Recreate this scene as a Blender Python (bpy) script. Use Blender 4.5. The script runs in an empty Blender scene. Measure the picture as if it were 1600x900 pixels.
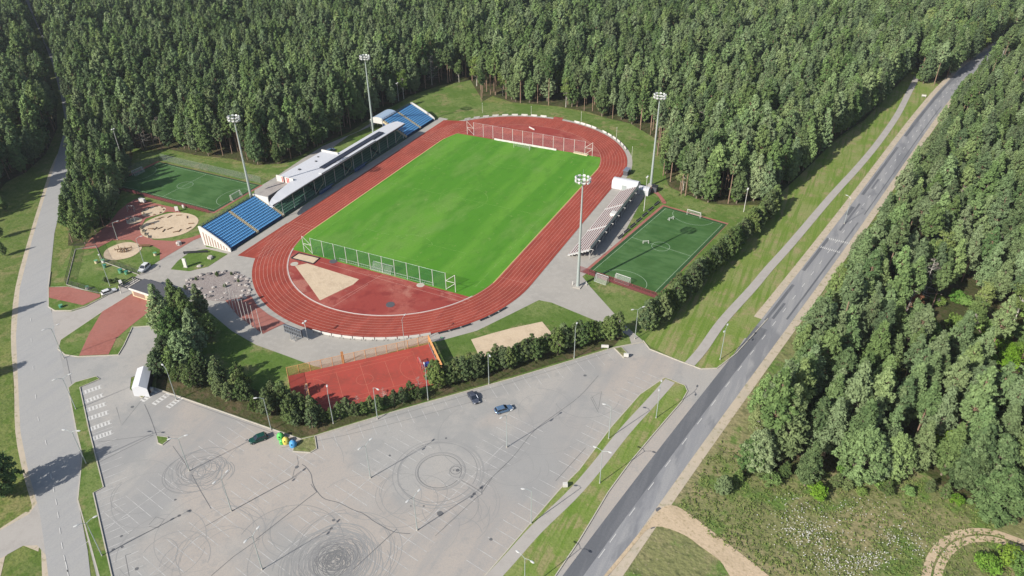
import bpy, math, random
import numpy as np
from mathutils import Vector
from mathutils.geometry import tessellate_polygon
R=math.radians; PI=math.pi
SC=bpy.context.scene; COL=SC.collection
# ---------------------------------------------------------------- camera, sky, sun, exposure
CX,CY,CZ,YAW,PIT,ROL,FL=126.667,-219.948,125.941,-0.451588,0.580799,-0.0092407,1165.028
cp,sp=math.cos(PIT),math.sin(PIT)
FW=Vector((math.sin(YAW)*cp,math.cos(YAW)*cp,-sp)); _r=Vector((math.cos(YAW),-math.sin(YAW),0)); _u=_r.cross(FW)
RT=_r*math.cos(ROL)+_u*math.sin(ROL); UP=-_r*math.sin(ROL)+_u*math.cos(ROL)
cam=bpy.data.cameras.new('camera'); camo=bpy.data.objects.new('camera',cam); COL.objects.link(camo)
from mathutils import Matrix
m=Matrix((RT,UP,-FW)).transposed().to_4x4(); m.translation=(CX,CY,CZ); camo.matrix_world=m
cam.sensor_width=36; cam.lens=FL/1600*36; cam.clip_start=1; cam.clip_end=6000
SC.camera=camo
SUN_EL=R(33.7); SUN_DIR=Vector((22,49.7)).normalized()          # direction the shadows run
w=bpy.data.worlds.new('World'); SC.world=w; w.use_nodes=True
nt=w.node_tree; bg=nt.nodes['Background']
sky=nt.nodes.new('ShaderNodeTexSky'); sky.sky_type='NISHITA'; sky.sun_disc=False
sky.sun_elevation=SUN_EL; sky.sun_rotation=math.atan2(-SUN_DIR.x,-SUN_DIR.y); sky.air_density=1.0; sky.dust_density=1.5
nt.links.new(sky.outputs[0],bg.inputs[0]); bg.inputs[1].default_value=0.092
sl=bpy.data.lights.new('sun','SUN'); sl.energy=4.7; sl.angle=R(0.55); sl.color=(1,.955,.89)
so=bpy.data.objects.new('sun',sl); COL.objects.link(so)
so.rotation_euler=Vector((SUN_DIR.x*math.cos(SUN_EL),SUN_DIR.y*math.cos(SUN_EL),-math.sin(SUN_EL))).to_track_quat('-Z','Y').to_euler()
SC.view_settings.view_transform='Standard'; SC.view_settings.look='None'; SC.view_settings.gamma=1
SC.view_settings.exposure=0.6
SC.cycles.max_bounces=5; SC.cycles.transparent_max_bounces=16; SC.cycles.diffuse_bounces=2; SC.cycles.glossy_bounces=2
SC.cycles.use_adaptive_sampling=True

# ---------------------------------------------------------------- geometry helpers
def G(u,v,h=0.0):                       # surveyed ground point seen at photo position u,v
    d=FW+RT*((u-800)/FL)+UP*((450-v)/FL); t=(h-CZ)/d.z
    return (CX+d.x*t,CY+d.y*t)
def GP(l,h=0.0): return [G(u,v,h) for u,v in l]
def proj(x,y,z):
    d=Vector((x-CX,y-CY,z-CZ)); wv=d.dot(FW)
    return (800+FL*d.dot(RT)/wv,450-FL*d.dot(UP)/wv,wv)
def inside(x,y,P):
    c=False; n=len(P); j=n-1
    for i in range(n):
        xi,yi=P[i]; xj,yj=P[j]
        if (yi>y)!=(yj>y) and x<(xj-xi)*(y-yi)/(yj-yi)+xi: c=not c
        j=i
    return c
def smooth(pts,n=6,closed=True):
    o=[]; N=len(pts)
    for i in range(N if closed else N-1):
        g=lambda k: pts[k%N] if closed else pts[min(max(k,0),N-1)]
        p0,p1,p2,p3=g(i-1),g(i),g(i+1),g(i+2)
        for k in range(n):
            t=k/n
            o.append(tuple(.5*(2*b+(c-a)*t+(2*a-5*b+4*c-d)*t*t+(-a+3*b-3*c+d)*t**3) for a,b,c,d in zip(p0,p1,p2,p3)))
    if not closed: o.append(tuple(pts[-1]))
    return o
class MB:
    def __init__(s): s.v=[]; s.f=[]; s.mi=[]; s.m=0; s.col=None
    def face(s,pts,flip=False):
        b=len(s.v); s.v+= [tuple(p) for p in pts]; f=list(range(b,b+len(pts))); s.f.append(f[::-1] if flip else f); s.mi.append(s.m); return s
    def box(s,x0,x1,y0,y1,z0,z1,M=None):
        c=[(x,y,z) for z in (z0,z1) for x,y in ((x0,y0),(x1,y0),(x1,y1),(x0,y1))]
        if M is not None: c=[tuple(M@Vector(p)) for p in c]
        b=len(s.v); s.v+=c
        for f in ((3,2,1,0),(4,5,6,7),(0,1,5,4),(1,2,6,5),(2,3,7,6),(3,0,4,7)): s.f.append([b+i for i in f]); s.mi.append(s.m)
        return s
    def tube(s,p0,p1,r0,r1=None,n=6,caps=True):
        r1=r0 if r1 is None else r1
        p0=Vector(p0); p1=Vector(p1); d=(p1-p0)
        if d.length<1e-6: return s
        d.normalize(); a=d.cross(Vector((0,0,1)) if abs(d.z)<.9 else Vector((1,0,0))).normalized(); b_=d.cross(a)
        b=len(s.v)
        for p,r in ((p0,r0),(p1,r1)):
            for k in range(n):
                t=2*PI*k/n; s.v.append(tuple(p+a*(r*math.cos(t))+b_*(r*math.sin(t))))
        for k in range(n):
            s.f.append([b+k,b+(k+1)%n,b+n+(k+1)%n,b+n+k][::-1]); s.mi.append(s.m)
        if caps: s.f.append([b+k for k in range(n)]); s.f.append([b+n+k for k in range(n)][::-1]); s.mi+=[s.m,s.m]
        return s
    def poly(s,pts,z,z0=None):            # flat polygon (concave allowed) at z, optional skirt down to z0
        pts=[p for i,p in enumerate(pts) if (abs(p[0]-pts[i-1][0])+abs(p[1]-pts[i-1][1]))>1e-4]
        A=sum(pts[i-1][0]*p[1]-p[0]*pts[i-1][1] for i,p in enumerate(pts))
        if A<0: pts=pts[::-1]
        b=len(s.v); s.v+=[(x,y,z) for x,y in pts]
        for t in tessellate_polygon([[Vector((x,y,0)) for x,y in pts]]):
            a=[s.v[b+i] for i in t]
            cr=(a[1][0]-a[0][0])*(a[2][1]-a[0][1])-(a[1][1]-a[0][1])*(a[2][0]-a[0][0])
            s.f.append([b+i for i in (t if cr>0 else t[::-1])]); s.mi.append(s.m)
        if z0 is not None:
            n=len(pts); b2=len(s.v); s.v+=[(x,y,z0) for x,y in pts]
            for i in range(n): j=(i+1)%n; s.f.append([b2+i,b2+j,b+j,b+i]); s.mi.append(s.m)
        return s
    def strip(s,pts,wd,z,closed=False,off=0):
        N=len(pts); L=[];Rr=[]
        for i in range(N):
            a=Vector(pts[(i-1)%N] if closed or i>0 else pts[i]); c=Vector(pts[(i+1)%N] if closed or i<N-1 else pts[i])
            d=(c-a); d.normalize(); n=Vector((-d.y,d.x)); p=Vector(pts[i])
            ww=wd[i] if isinstance(wd,(list,tuple)) else wd
            L.append(p+n*(off+ww/2)); Rr.append(p+n*(off-ww/2))
        b=len(s.v); s.v+=[(p.x,p.y,z) for p in L]+[(p.x,p.y,z) for p in Rr]
        for i in range(N if closed else N-1):
            j=(i+1)%N; s.f.append([b+N+i,b+N+j,b+j,b+i]); s.mi.append(s.m)
        return s
    def prism(s,prof,y0,y1):              # profile in x,z extruded along y
        n=len(prof); b=len(s.v); s.v+=[(x,y0,z) for x,z in prof]+[(x,y1,z) for x,z in prof]
        s.f.append(list(range(b,b+n))); s.f.append(list(range(b+n,b+2*n))[::-1]); s.mi+=[s.m,s.m]
        for i in range(n):
            j=(i+1)%n; s.f.append([b+j,b+i,b+n+i,b+n+j]); s.mi.append(s.m)
        return s
    def build(s,name,mats,parent=None,smooth=False,recalc=False):
        me=bpy.data.meshes.new(name); me.from_pydata(s.v,[],s.f)
        if not isinstance(mats,(list,tuple)): mats=[mats]
        for mm in mats: me.materials.append(mm)
        if len(mats)>1: me.polygons.foreach_set('material_index',s.mi)
        if smooth: me.polygons.foreach_set('use_smooth',[True]*len(s.f))
        if recalc:
            import bmesh
            bm=bmesh.new(); bm.from_mesh(me); bmesh.ops.recalc_face_normals(bm,faces=bm.faces); bm.to_mesh(me); bm.free()
        me.update()
        o=bpy.data.objects.new(name,me); COL.objects.link(o)
        if parent is not None: o.parent=parent
        return o
def tag(o,label=None,cat=None,group=None,kind=None):
    if label: o['label']=label
    if cat: o['category']=cat
    if group: o['group']=group
    if kind: o['kind']=kind
    return o
def thing(name,label,cat,loc=(0,0,0),rz=0,group=None):
    o=bpy.data.objects.new(name,None); COL.objects.link(o); o.location=loc if len(loc)==3 else (loc[0],loc[1],0); o.rotation_euler=(0,0,rz); o.empty_display_size=.5
    return tag(o,label,cat,group)
def dup(o,loc,rz=None,label=None,group=None,sc=None):
    def cp(a,par):
        c=a.copy(); COL.objects.link(c); c.parent=par
        for ch in a.children: cp(ch,c)
        return c
    c=cp(o,None); c.location=loc if len(loc)==3 else (loc[0],loc[1],0)
    if rz is not None: c.rotation_euler=(0,0,rz)
    if sc: c.scale=(sc,sc,sc) if not isinstance(sc,tuple) else sc
    if label: c['label']=label
    if group: c['group']=group
    return c
def struct(name,mb,mat): return tag(mb.build(name,mat),kind='structure')

# ---------------------------------------------------------------- materials
def lin(c): c/=255; return c/12.92 if c<=.04045 else ((c+.055)/1.055)**2.4
K=.66
def C(r,g,b,k=K): return (lin(r)*k,lin(g)*k,lin(b)*k,1)
def mat(name,col,rough=.85,spec=.2,metal=0,noises=(),bump=None,obj=False,alpha=None):
    """noises: (scale, detail, lo, hi, colour, amount[, stretch]) layers mixed over the base colour"""
    m=bpy.data.materials.new(name); m.use_nodes=True; t=m.node_tree; n=t.nodes; l=t.links
    b=n['Principled BSDF']; b.inputs['Roughness'].default_value=rough; b.inputs['Specular IOR Level'].default_value=spec; b.inputs['Metallic'].default_value=metal
    b.inputs['Base Color'].default_value=col
    if alpha is not None: b.inputs['Alpha'].default_value=alpha
    tc=n.new('ShaderNodeTexCoord') if obj else n.new('ShaderNodeNewGeometry'); src=tc.outputs['Object'] if obj else tc.outputs['Position']
    cur=None
    for i,ns in enumerate(noises):
        sc,de,lo,hi,c2,am=ns[:6]; st=ns[6] if len(ns)>6 else None
        no=n.new('ShaderNodeTexNoise'); no.inputs['Scale'].default_value=sc; no.inputs['Detail'].default_value=de; no.inputs['Roughness'].default_value=.6
        mp=n.new('ShaderNodeMapping'); mp.inputs['Location'].default_value=(17.3*i,5.1*i,3.7*i); l.new(src,mp.inputs[0]); l.new(mp.outputs[0],no.inputs[0])
        if st: mp.inputs['Rotation'].default_value=(0,0,st[2]); mp.inputs['Scale'].default_value=(st[0],st[1],1)
        mr=n.new('ShaderNodeMapRange'); mr.interpolation_type='SMOOTHSTEP'; mr.inputs[1].default_value=lo; mr.inputs[2].default_value=hi; mr.inputs[3].default_value=0; mr.inputs[4].default_value=am; l.new(no.outputs[0],mr.inputs[0])
        mx=n.new('ShaderNodeMix'); mx.data_type='RGBA'; l.new(mr.outputs[0],mx.inputs[0]); mx.inputs[7].default_value=c2
        if cur is None: mx.inputs[6].default_value=col
        else: l.new(cur,mx.inputs[6])
        cur=mx.outputs[2]
    if cur: l.new(cur,b.inputs['Base Color'])
    if bump:
        no=n.new('ShaderNodeTexNoise'); no.inputs['Scale'].default_value=bump[0]; no.inputs['Detail'].default_value=3; l.new(src,no.inputs[0])
        bp=n.new('ShaderNodeBump'); bp.inputs['Strength'].default_value=bump[1]; bp.inputs['Distance'].default_value=bump[2]; l.new(no.outputs[0],bp.inputs['Height']); l.new(bp.outputs[0],b.inputs['Normal'])
    return m
# ground covers
M={}
M['ground']=mat('rough_grass',C(118,132,74),.95,.05,noises=[(.035,4,.42,.6,C(140,146,84),.9),(.12,5,.5,.68,C(158,148,104),.7),(.5,5,.45,.62,C(88,118,44),.6),(1.6,4,.4,.7,C(70,96,40),.5)],bump=(1.2,.6,.3))
M['lawn']=mat('lawn_grass',C(104,130,62),.95,.05,noises=[(.07,4,.42,.6,C(132,146,86),.85),(.14,5,.54,.66,C(160,150,108),.7),(.5,4,.5,.66,C(86,116,46),.7),(2.2,4,.4,.7,C(78,102,46),.5)],bump=(1.5,.5,.2))
M['verge']=mat('verge_grass',C(134,152,78),.95,.05,noises=[(.06,4,.42,.6,C(156,160,104),.85),(.2,4,.48,.62,C(172,158,118),.75),(.9,4,.45,.62,C(112,142,56),.75,(1,.06,R(9))),(2.5,3,.4,.7,C(92,118,48),.4)],bump=(1.5,.5,.2))
M['meadow']=mat('dry_meadow',C(136,138,92),.95,.05,noises=[(.05,5,.45,.6,C(160,150,112),.85),(.13,5,.5,.62,C(98,130,58),.85),(.5,5,.5,.65,C(104,110,72),.7),(1.8,5,.58,.68,C(196,180,150),.5)],bump=(1,.8,.4))
M['field']=mat('pitch_grass',C(88,148,44),.9,.08,noises=[(.07,2,.44,.56,C(110,164,58),.9,(1,.1,R(28))),(.14,5,.48,.66,C(122,158,78),.5,(1,.35,R(28))),(.3,5,.48,.7,C(74,126,40),.4,(1,.5,0)),(1.5,4,.45,.7,C(92,142,54),.4),(.5,6,.62,.7,C(140,162,96),.5)],bump=(2,.3,.1))
M['turf']=mat('artificial_turf',C(74,108,58),.9,.08,noises=[(.08,3,.42,.6,C(92,126,76),.9),(.5,4,.45,.65,C(60,98,50),.6,(.3,1,0)),(3,3,.4,.7,C(76,120,70),.4)])
M['turf_dark']=mat('turf_margin',C(60,92,58),.9,.08)
M['forest']=mat('forest_floor',C(84,86,56),.98,.03,noises=[(.15,5,.45,.62,C(112,98,76),.8),(.7,5,.48,.65,C(66,84,40),.8)],bump=(1,.8,.4))
M['asphalt']=mat('parking_asphalt',C(179,176,170),.9,.25,noises=[(.03,4,.4,.62,C(188,182,173),.9),(.12,6,.45,.62,C(163,162,158),.85),(.02,3,.5,.6,C(194,180,166),.7),(.35,6,.55,.7,C(152,151,148),.5),(.05,6,.5,.6,C(160,159,157),.6,(1,.12,R(-30))),(3,4,.35,.75,C(160,160,158),.5),(22,2,.4,.7,C(196,194,188),.35)])
M['road']=mat('road_asphalt',C(180,178,173),.9,.25,noises=[(.03,4,.4,.65,C(180,179,176),.8),(.5,6,.45,.65,C(170,169,168),.6,(1,.12,R(50))),(3,4,.35,.75,C(156,156,156),.4),(22,2,.4,.7,C(188,187,184),.35)])
M['road_main']=mat('main_road_asphalt',C(158,158,159),.9,.25,noises=[(.5,6,.45,.6,C(174,173,171),.85,(1,.08,R(11))),(.12,5,.52,.6,C(134,135,138),.85,(1,.25,R(11))),(4,4,.35,.75,C(136,138,142),.5)])
M['road_dark']=mat('patched_asphalt',C(112,114,118),.9,.25,noises=[(.4,6,.45,.6,C(126,127,130),.8,(1,.1,R(-10))),(3,4,.35,.75,C(102,104,108),.5)])
M['paving']=mat('concrete_paving',C(186,180,170),.9,.2,noises=[(.06,4,.4,.6,C(176,171,162),.8),(.6,5,.45,.65,C(194,188,178),.6),(4,4,.35,.75,C(170,166,158),.45)])
M['path']=mat('cycle_path',C(188,182,174),.9,.2,noises=[(.3,5,.45,.65,C(176,170,162),.7),(3,4,.35,.75,C(196,190,182),.4)])
M['shoulder']=mat('sandy_shoulder',C(205,190,168),.95,.05,noises=[(.2,5,.45,.65,C(190,180,160),.8),(.8,6,.52,.68,C(150,146,108),.8),(4,4,.35,.75,C(220,206,186),.4)])
M['sand']=mat('light_sand',C(222,200,170),.95,.05,noises=[(.3,5,.45,.65,C(206,184,156),.8),(2,5,.45,.7,C(232,212,184),.6)],bump=(2,.5,.15))
M['dirt']=mat('dirt_track',C(214,192,162),.95,.05,noises=[(.25,5,.45,.65,C(196,176,146),.8),(1.5,6,.52,.7,C(170,154,120),.7)],bump=(2,.5,.15))
M['brick']=mat('red_paving',C(176,118,106),.9,.15,noises=[(.12,4,.42,.62,C(166,104,92),.8),(1.2,5,.45,.65,C(188,124,110),.6),(6,3,.4,.7,C(158,98,88),.4)])
M['tartan']=mat('tartan_red',C(172,78,62),.85,.15,noises=[(.05,4,.42,.6,C(158,74,60),.9),(.25,6,.46,.62,C(186,92,76),.7,(1,.4,.4)),(.5,5,.52,.64,C(146,62,54),.6,(1,.15,0)),(2,5,.42,.7,C(158,68,56),.6)])
M['tartan_old']=mat('worn_tartan',C(166,76,68),.85,.12,noises=[(.07,5,.45,.6,C(186,110,96),.75),(.22,6,.5,.64,C(146,62,58),.8),(.09,4,.58,.66,C(200,142,124),.6),(2.5,5,.42,.7,C(150,66,60),.5)])
M['court']=mat('court_red',C(182,84,72),.85,.15,noises=[(.12,5,.45,.6,C(164,80,68),.85),(1.2,5,.45,.7,C(204,84,70),.5)])
M['kerb']=mat('kerb_concrete',C(205,198,182),.9,.2,noises=[(1,4,.4,.7,C(186,180,166),.6)])
M['paint']=mat('road_paint',C(226,224,218),.7,.3,noises=[(2,5,.5,.7,C(190,188,184),.7)])
M['worn']=mat('worn_paint',C(205,203,198),.8,.2,noises=[(.6,5,.42,.6,C(180,178,174),.9)])
M['lane']=mat('lane_paint',C(214,176,160),.8,.2,noises=[(.5,5,.45,.65,C(206,150,136),.7)])
M['chalk']=mat('pitch_chalk',C(142,178,104),.9,.1,noises=[(.4,4,.42,.58,C(100,150,56),.9)])
M['tline']=mat('turf_line',C(190,210,185),.9,.1)
M['crack']=mat('crack_sealant',C(112,112,113),.7,.3)
M['crackl']=mat('thin_crack',C(130,129,128),.8,.2)
M['tyre1']=mat('tyre_mark_faint',C(162,161,158),.85,.2)
M['tyre2']=mat('tyre_mark_mid',C(150,149,147),.85,.2)
M['tyre3']=mat('tyre_mark_dark',C(128,128,127),.85,.2)
M['gravel']=mat('grey_gravel',C(162,150,144),.95,.1,noises=[(.2,4,.4,.65,C(150,138,134),.8),(3,5,.45,.62,C(188,180,172),.8),(5,5,.5,.7,C(112,106,104),.7)],bump=(4,.6,.12))
# objects
def flat(n,r,g,b,rough=.6,spec=.3,metal=0,**k): M[n]=mat(n,C(r,g,b,.7),rough,spec,metal,**k)
flat('white_paint',222,219,212,.5); flat('white_membrane',216,217,220,.6,noises=[(.4,5,.45,.7,C(214,214,216,.7),.7)])
flat('galv',190,200,196,.45,.5,.3); flat('dark_metal',52,54,58); flat('black_rubber',30,30,32,.9)
flat('conc',188,182,172,.9,noises=[(.5,5,.4,.7,C(168,162,154,.7),.7)]); flat('grey_roof',176,168,160,.9,noises=[(.3,5,.4,.7,C(156,148,142,.7),.8)])
flat('seat_blue',122,194,248,.45,.4); flat('seat_blue_deep',34,84,150,.5); flat('seat_green',92,132,112,.5); flat('riser',40,64,100,.9); flat('riser_g',70,92,86,.9)
flat('roof_dark',46,50,64,.5,.4,noises=[(.6,4,.4,.7,C(60,64,78,.7),.6)]); flat('glass_dark',38,46,56,.15,.6); flat('yellow',214,190,90,.7); flat('cream',222,206,170,.8,noises=[(.8,4,.4,.7,C(200,180,146,.7),.6)])
flat('orange',224,164,108,.6); flat('maroon',150,78,76,.8); flat('lamp_white',214,214,210,.4); flat('vault_blue',176,196,216,.3,.5)
flat('silver',168,174,182,.3,.5,.5); flat('car_white',232,232,230,.25,.5); flat('car_blue',110,140,172,.25,.5,.3); flat('car_grey',92,98,112,.25,.5,.3); flat('car_dark',50,54,62,.25,.5)
flat('dark_green',22,72,62,.4,.4); flat('igloo_green',96,196,96,.5); flat('igloo_yellow',226,206,96,.5); flat('igloo_blue',84,162,216,.5); flat('wood',128,98,70,.9); flat('bin_green',110,168,128,.6)
flat('stone',196,188,180,.9,noises=[(1.5,5,.4,.7,C(160,152,146,.7),.8)]); flat('stone_d',138,132,130,.9,noises=[(1.5,5,.4,.7,C(110,104,102,.7),.8)]); flat('red_light',180,30,28,.3); flat('dark_grey',92,92,96,.8); flat('blue_tarp',50,70,150,.6); flat('purple_sign',70,60,140,.6); flat('pink_red',206,90,86,.7); flat('brown_base',160,128,112,.9); flat('turq',70,140,120,.6)
def netmat(name,col,a):
    m=bpy.data.materials.new(name); m.use_nodes=True; t=m.node_tree; n=t.nodes; l=t.links
    b=n['Principled BSDF']; b.inputs['Base Color'].default_value=col; b.inputs['Roughness'].default_value=.9; b.inputs['Specular IOR Level'].default_value=.05; b.inputs['Alpha'].default_value=a
    return m
M['net_green']=netmat('green_netting',C(46,104,78,.7),.26); M['net_pale']=netmat('pale_netting',C(205,160,160,.7),.16); M['net_white']=netmat('goal_netting',C(225,228,222,.7),.22)
M['net_orange']=netmat('orange_netting',C(240,190,130,.7),.34); M['mesh_dark']=netmat('wire_mesh',C(70,76,74,.7),.30); M['mesh_red']=netmat('red_mesh_panel',C(120,66,70,.7),.55); M['mesh_grey']=netmat('grey_mesh',C(150,158,156,.7),.22)
def leafmat(name,c1,c2,hue=.5):
    m=bpy.data.materials.new(name); m.use_nodes=True; t=m.node_tree; n=t.nodes; l=t.links
    n.remove(n['Principled BSDF']); out=n['Material Output']
    at=n.new('ShaderNodeAttribute'); at.attribute_name='tint'; oi=n.new('ShaderNodeObjectInfo')
    ad=n.new('ShaderNodeMath'); ad.operation='MULTIPLY_ADD'; l.new(oi.outputs['Random'],ad.inputs[0]); ad.inputs[1].default_value=.75; ml=n.new('ShaderNodeMath'); ml.operation='MULTIPLY'; l.new(at.outputs['Fac'],ml.inputs[0]); ml.inputs[1].default_value=.6; l.new(ml.outputs[0],ad.inputs[2])
    mr=n.new('ShaderNodeMapRange'); l.new(ad.outputs[0],mr.inputs[0]); mr.inputs[1].default_value=.1; mr.inputs[2].default_value=1.25
    cr=n.new('ShaderNodeMix'); cr.data_type='RGBA'; l.new(mr.outputs[0],cr.inputs[0]); cr.inputs[6].default_value=c1; cr.inputs[7].default_value=c2
    wn=n.new('ShaderNodeTexWhiteNoise'); wn.noise_dimensions='1D'; l.new(oi.outputs['Random'],wn.inputs['W']); hs=n.new('ShaderNodeHueSaturation'); l.new(cr.outputs[2],hs.inputs['Color'])
    for k_,(lo,hi) in (('Hue',(.49,.515)),('Saturation',(.82,1.12)),('Value',(.84,1.2))):
        w2=n.new('ShaderNodeTexWhiteNoise'); w2.noise_dimensions='2D'; cb=n.new('ShaderNodeCombineXYZ'); l.new(oi.outputs['Random'],cb.inputs[0]); cb.inputs[1].default_value=len(k_)*.37; l.new(cb.outputs[0],w2.inputs['Vector'])
        r_=n.new('ShaderNodeMapRange'); r_.inputs[3].default_value=lo; r_.inputs[4].default_value=hi; l.new(w2.outputs[0],r_.inputs[0]); l.new(r_.outputs[0],hs.inputs[k_])
    d=n.new('ShaderNodeBsdfDiffuse'); tr=n.new('ShaderNodeBsdfTranslucent'); mx=n.new('ShaderNodeMixShader'); mx.inputs[0].default_value=.2
    l.new(hs.outputs[0],d.inputs[0]); l.new(hs.outputs[0],tr.inputs[0]); l.new(d.outputs[0],mx.inputs[1]); l.new(tr.outputs[0],mx.inputs[2]); l.new(mx.outputs[0],out.inputs[0])
    return m
M['needles']=leafmat('pine_needles',C(78,98,62,.82),C(142,162,108,.84)); M['needles_y']=leafmat('young_pine_needles',C(76,96,60,.75),C(128,144,88,.75))
M['leaves']=leafmat('broad_leaves',C(96,120,66,.74),C(150,164,98,.74)); M['leaves_b']=leafmat('bright_leaves',C(88,126,56,.74),C(138,166,80,.74)); M['twigs']=leafmat('bare_twigs',C(120,108,98,.7),C(160,148,140,.7)); M['weeds']=leafmat('weeds',C(96,120,60,.7),C(140,150,90,.7))
M['bark_o']=mat('orange_pine_bark',C(168,142,122,.66),.95,.05,obj=True,noises=[(1.5,4,.4,.7,C(140,112,94,.7),.8)]); M['bark_g']=mat('grey_bark',C(150,136,120,.7),.95,.05,obj=True,noises=[(1.5,4,.4,.7,C(110,98,86,.7),.7)]); M['bark_w']=mat('birch_bark',C(214,208,196,.7),.9,.05,obj=True,noises=[(2.5,4,.55,.65,C(80,76,72,.7),.9)])

# ---------------------------------------------------------------- the ground and everything painted on it
_z=[0.0]
def Z(d=.0035): _z[0]+=d; return _z[0]
def sheet(name,pts,m,dz=.004): return struct(name,MB().poly(pts,Z(dz)),M[m])
struct('ground',MB().poly([(-3000,-1500),(3000,-1500),(3000,4000),(-3000,4000)],0),M['ground'])
LRL=[(25,-40),(40,0),(62,50),(82,100),(95,150),(103,195),(87,252),(72,300),(50,375),(31,450),(25,525),(32,675),(45,740),(62,800),(72,870),(76,905),(84,1000),(100,1180)]
LRR=[(38,-40),(55,0),(78,50),(97,100),(110,150),(121,200),(114,252),(100,300),(85,365),(79,425),(76,470),(90,520),(104,580),(118,650),(127,700),(122,782),(137,860),(142,905),(160,1000),(205,1180)]
DASH=[(862,985),(893,935),(924,887),(940,865),(957,841),(987,800),(1017,760),(1045,725),(1070,690),(1094,659),(1116,630),(1137,601),(1156,576),(1175,551),(1192,527),(1210,506),(1225,485),(1241,465),(1267,427),(1317,362),(1340,333),(1357,307),(1380,282),(1412,232),(1462,165),(1500,121),(1540,88),(1575,66),(1640,40)]
OLDC=smooth(GP(DASH),4,False); _rc=(2.6596e-09,-3.33728e-07,-7.144159e-05,0.194051357,125.223629)
rx_=lambda y:(((_rc[0]*y+_rc[1])*y+_rc[2])*y+_rc[3])*y+_rc[4]
ROADC=[(rx_(y),y) for y in np.arange(-330,640,4.0)]
FN=GP([(-60,110),(-60,-75),(1750,-75),(1700,10),(1575,55),(1545,72),(1528,86),(1500,104),(1468,134),(1440,134),(1428,104),(1412,122),(1376,160),(1350,188),(1323,205),(1298,225),(1262,262),(1232,290),(1200,318),(1182,320),(1150,321),(1110,318),(1085,309),(1058,304),(1045,290),(1032,268),(1026,240),(1015,215),(985,193),(958,188),(940,182),(920,175),(870,166),(825,162),(800,160),(770,150),(755,158),(735,126),(690,133),(650,146),(625,160),(600,172),(545,207),(510,222),(480,238),(440,256),(400,258),(360,248),(310,243),(262,233),(225,236),(205,228),(190,222),(150,205),(124,205),(108,160),(94,110),(74,60),(52,10),(34,-20)])
FW_=GP([(-330,330),(-330,60),(-120,-60),(10,-60),(30,0),(54,60),(73,110),(87,155),(90,200),(72,240),(42,268),(10,285),(-30,330),(-100,380)])
FSTRIP=GP([(124,208),(120,255),(110,320),(106,384),(128,384),(150,374),(172,345),(185,310),(200,275),(208,240),(200,225),(150,206)])
FE=GP([(1700,30),(1640,46),(1580,72),(1554,90),(1515,131),(1480,178),(1448,232),(1415,283),(1380,335),(1348,385),(1312,440),(1280,492),(1245,548),(1212,600),(1165,680),(1135,745),(1180,752),(1225,738),(1250,760),(1310,768),(1380,752),(1450,745),(1500,790),(1560,806),(1640,815),(1800,840),(2100,800),(2300,300),(2100,50)])
for nm,P in (('forest_floor',FN),('forest_floor',FW_),('forest_floor',FSTRIP),('forest_floor',FE)): sheet(nm,P,'forest')
sheet('lawn',GP([(112,390),(145,378),(185,350),(215,240),(262,238),(300,246),(400,262),(445,258),(560,205),(640,150),(735,125),(755,160),(870,167),(985,193),(1023,216),(1045,292),(1110,320),(1165,325),(1215,320),(1005,533),(760,600),(471,686),(242,606),(240,560),(90,540),(79,447)]),'lawn')
sheet('verge',GP([(1005,535),(1065,566),(1100,577),(1130,575),(1200,500),(1280,390),(1340,310),(1407,225),(1450,172),(1487,127),(1530,92),(1470,135),(1430,105),(1350,190),(1300,225),(1200,322),(1100,420)]),'verge')
sheet('meadow',GP([(1300,440),(1215,545),(1125,665),(1050,770),(945,905),(860,1020),(1900,1020),(1900,850),(1560,800),(1500,780),(1440,735),(1250,740),(1150,745),(1240,560),(1320,440)]),'meadow')
sheet('soil',GP([(244,606),(471,684),(492,679),(540,664),(612,642),(800,588),(960,540),(978,520),(860,548),(700,600),(600,640),(520,655),(475,650),(400,610),(330,585),(270,560),(245,585)]),'forest')
sheet('verge',GP([(-10,330),(55,290),(86,258),(70,310),(45,380),(25,450),(18,525),(24,675),(40,740),(55,780),(0,822),(-200,900),(-300,700),(-100,450)]),'ground')
# left road, its lay-by and driveway
sheet('shoulder',smooth(GP([(84,252),(67,300),(44,375),(24,450),(17,525),(22,600),(24,675),(36,740),(50,790),(46,800),(62,830),(66,905),(80,1180),(120,1180),(50,600),(95,252)]),3),'shoulder')
sheet('shoulder',GP([(40,800),(0,826),(-80,862),(-80,1000),(-10,1000),(0,905),(8,870),(30,850),(60,862),(70,800)]),'shoulder')
sheet('driveway',GP([(64,778),(46,803),(0,829),(-80,860),(-80,915),(0,873),(36,853),(58,852),(74,870)]),'path')
sheet('road',GP(LRL+LRR[::-1]),'road')
# parking and junctions
PARK=GP([(86,520),(98,553),(122,559),(185,555),(208,512),(247,509),(240,575),(205,590),(203,608),(222,623),(242,607),(471,687),(492,682),(540,667),(612,645),(800,592),(962,543),(1005,535),(1015,546),(1065,566),(1095,576),(1122,575),(1147,553),(1164,528),(1200,547),(1112,680),(955,900),(860,1040),(760,1180),(225,1180),(175,1010),(152,905),(122,782),(127,700),(118,650),(104,600)])
sheet('parking',PARK,'asphalt'); PZ=_z[0]
sheet('driveway',GP([(78,465),(85,486),(112,487),(135,480),(160,466),(212,436),(232,440),(228,458),(206,459),(160,488),(93,533),(91,548),(86,520)]),'path')
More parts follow.
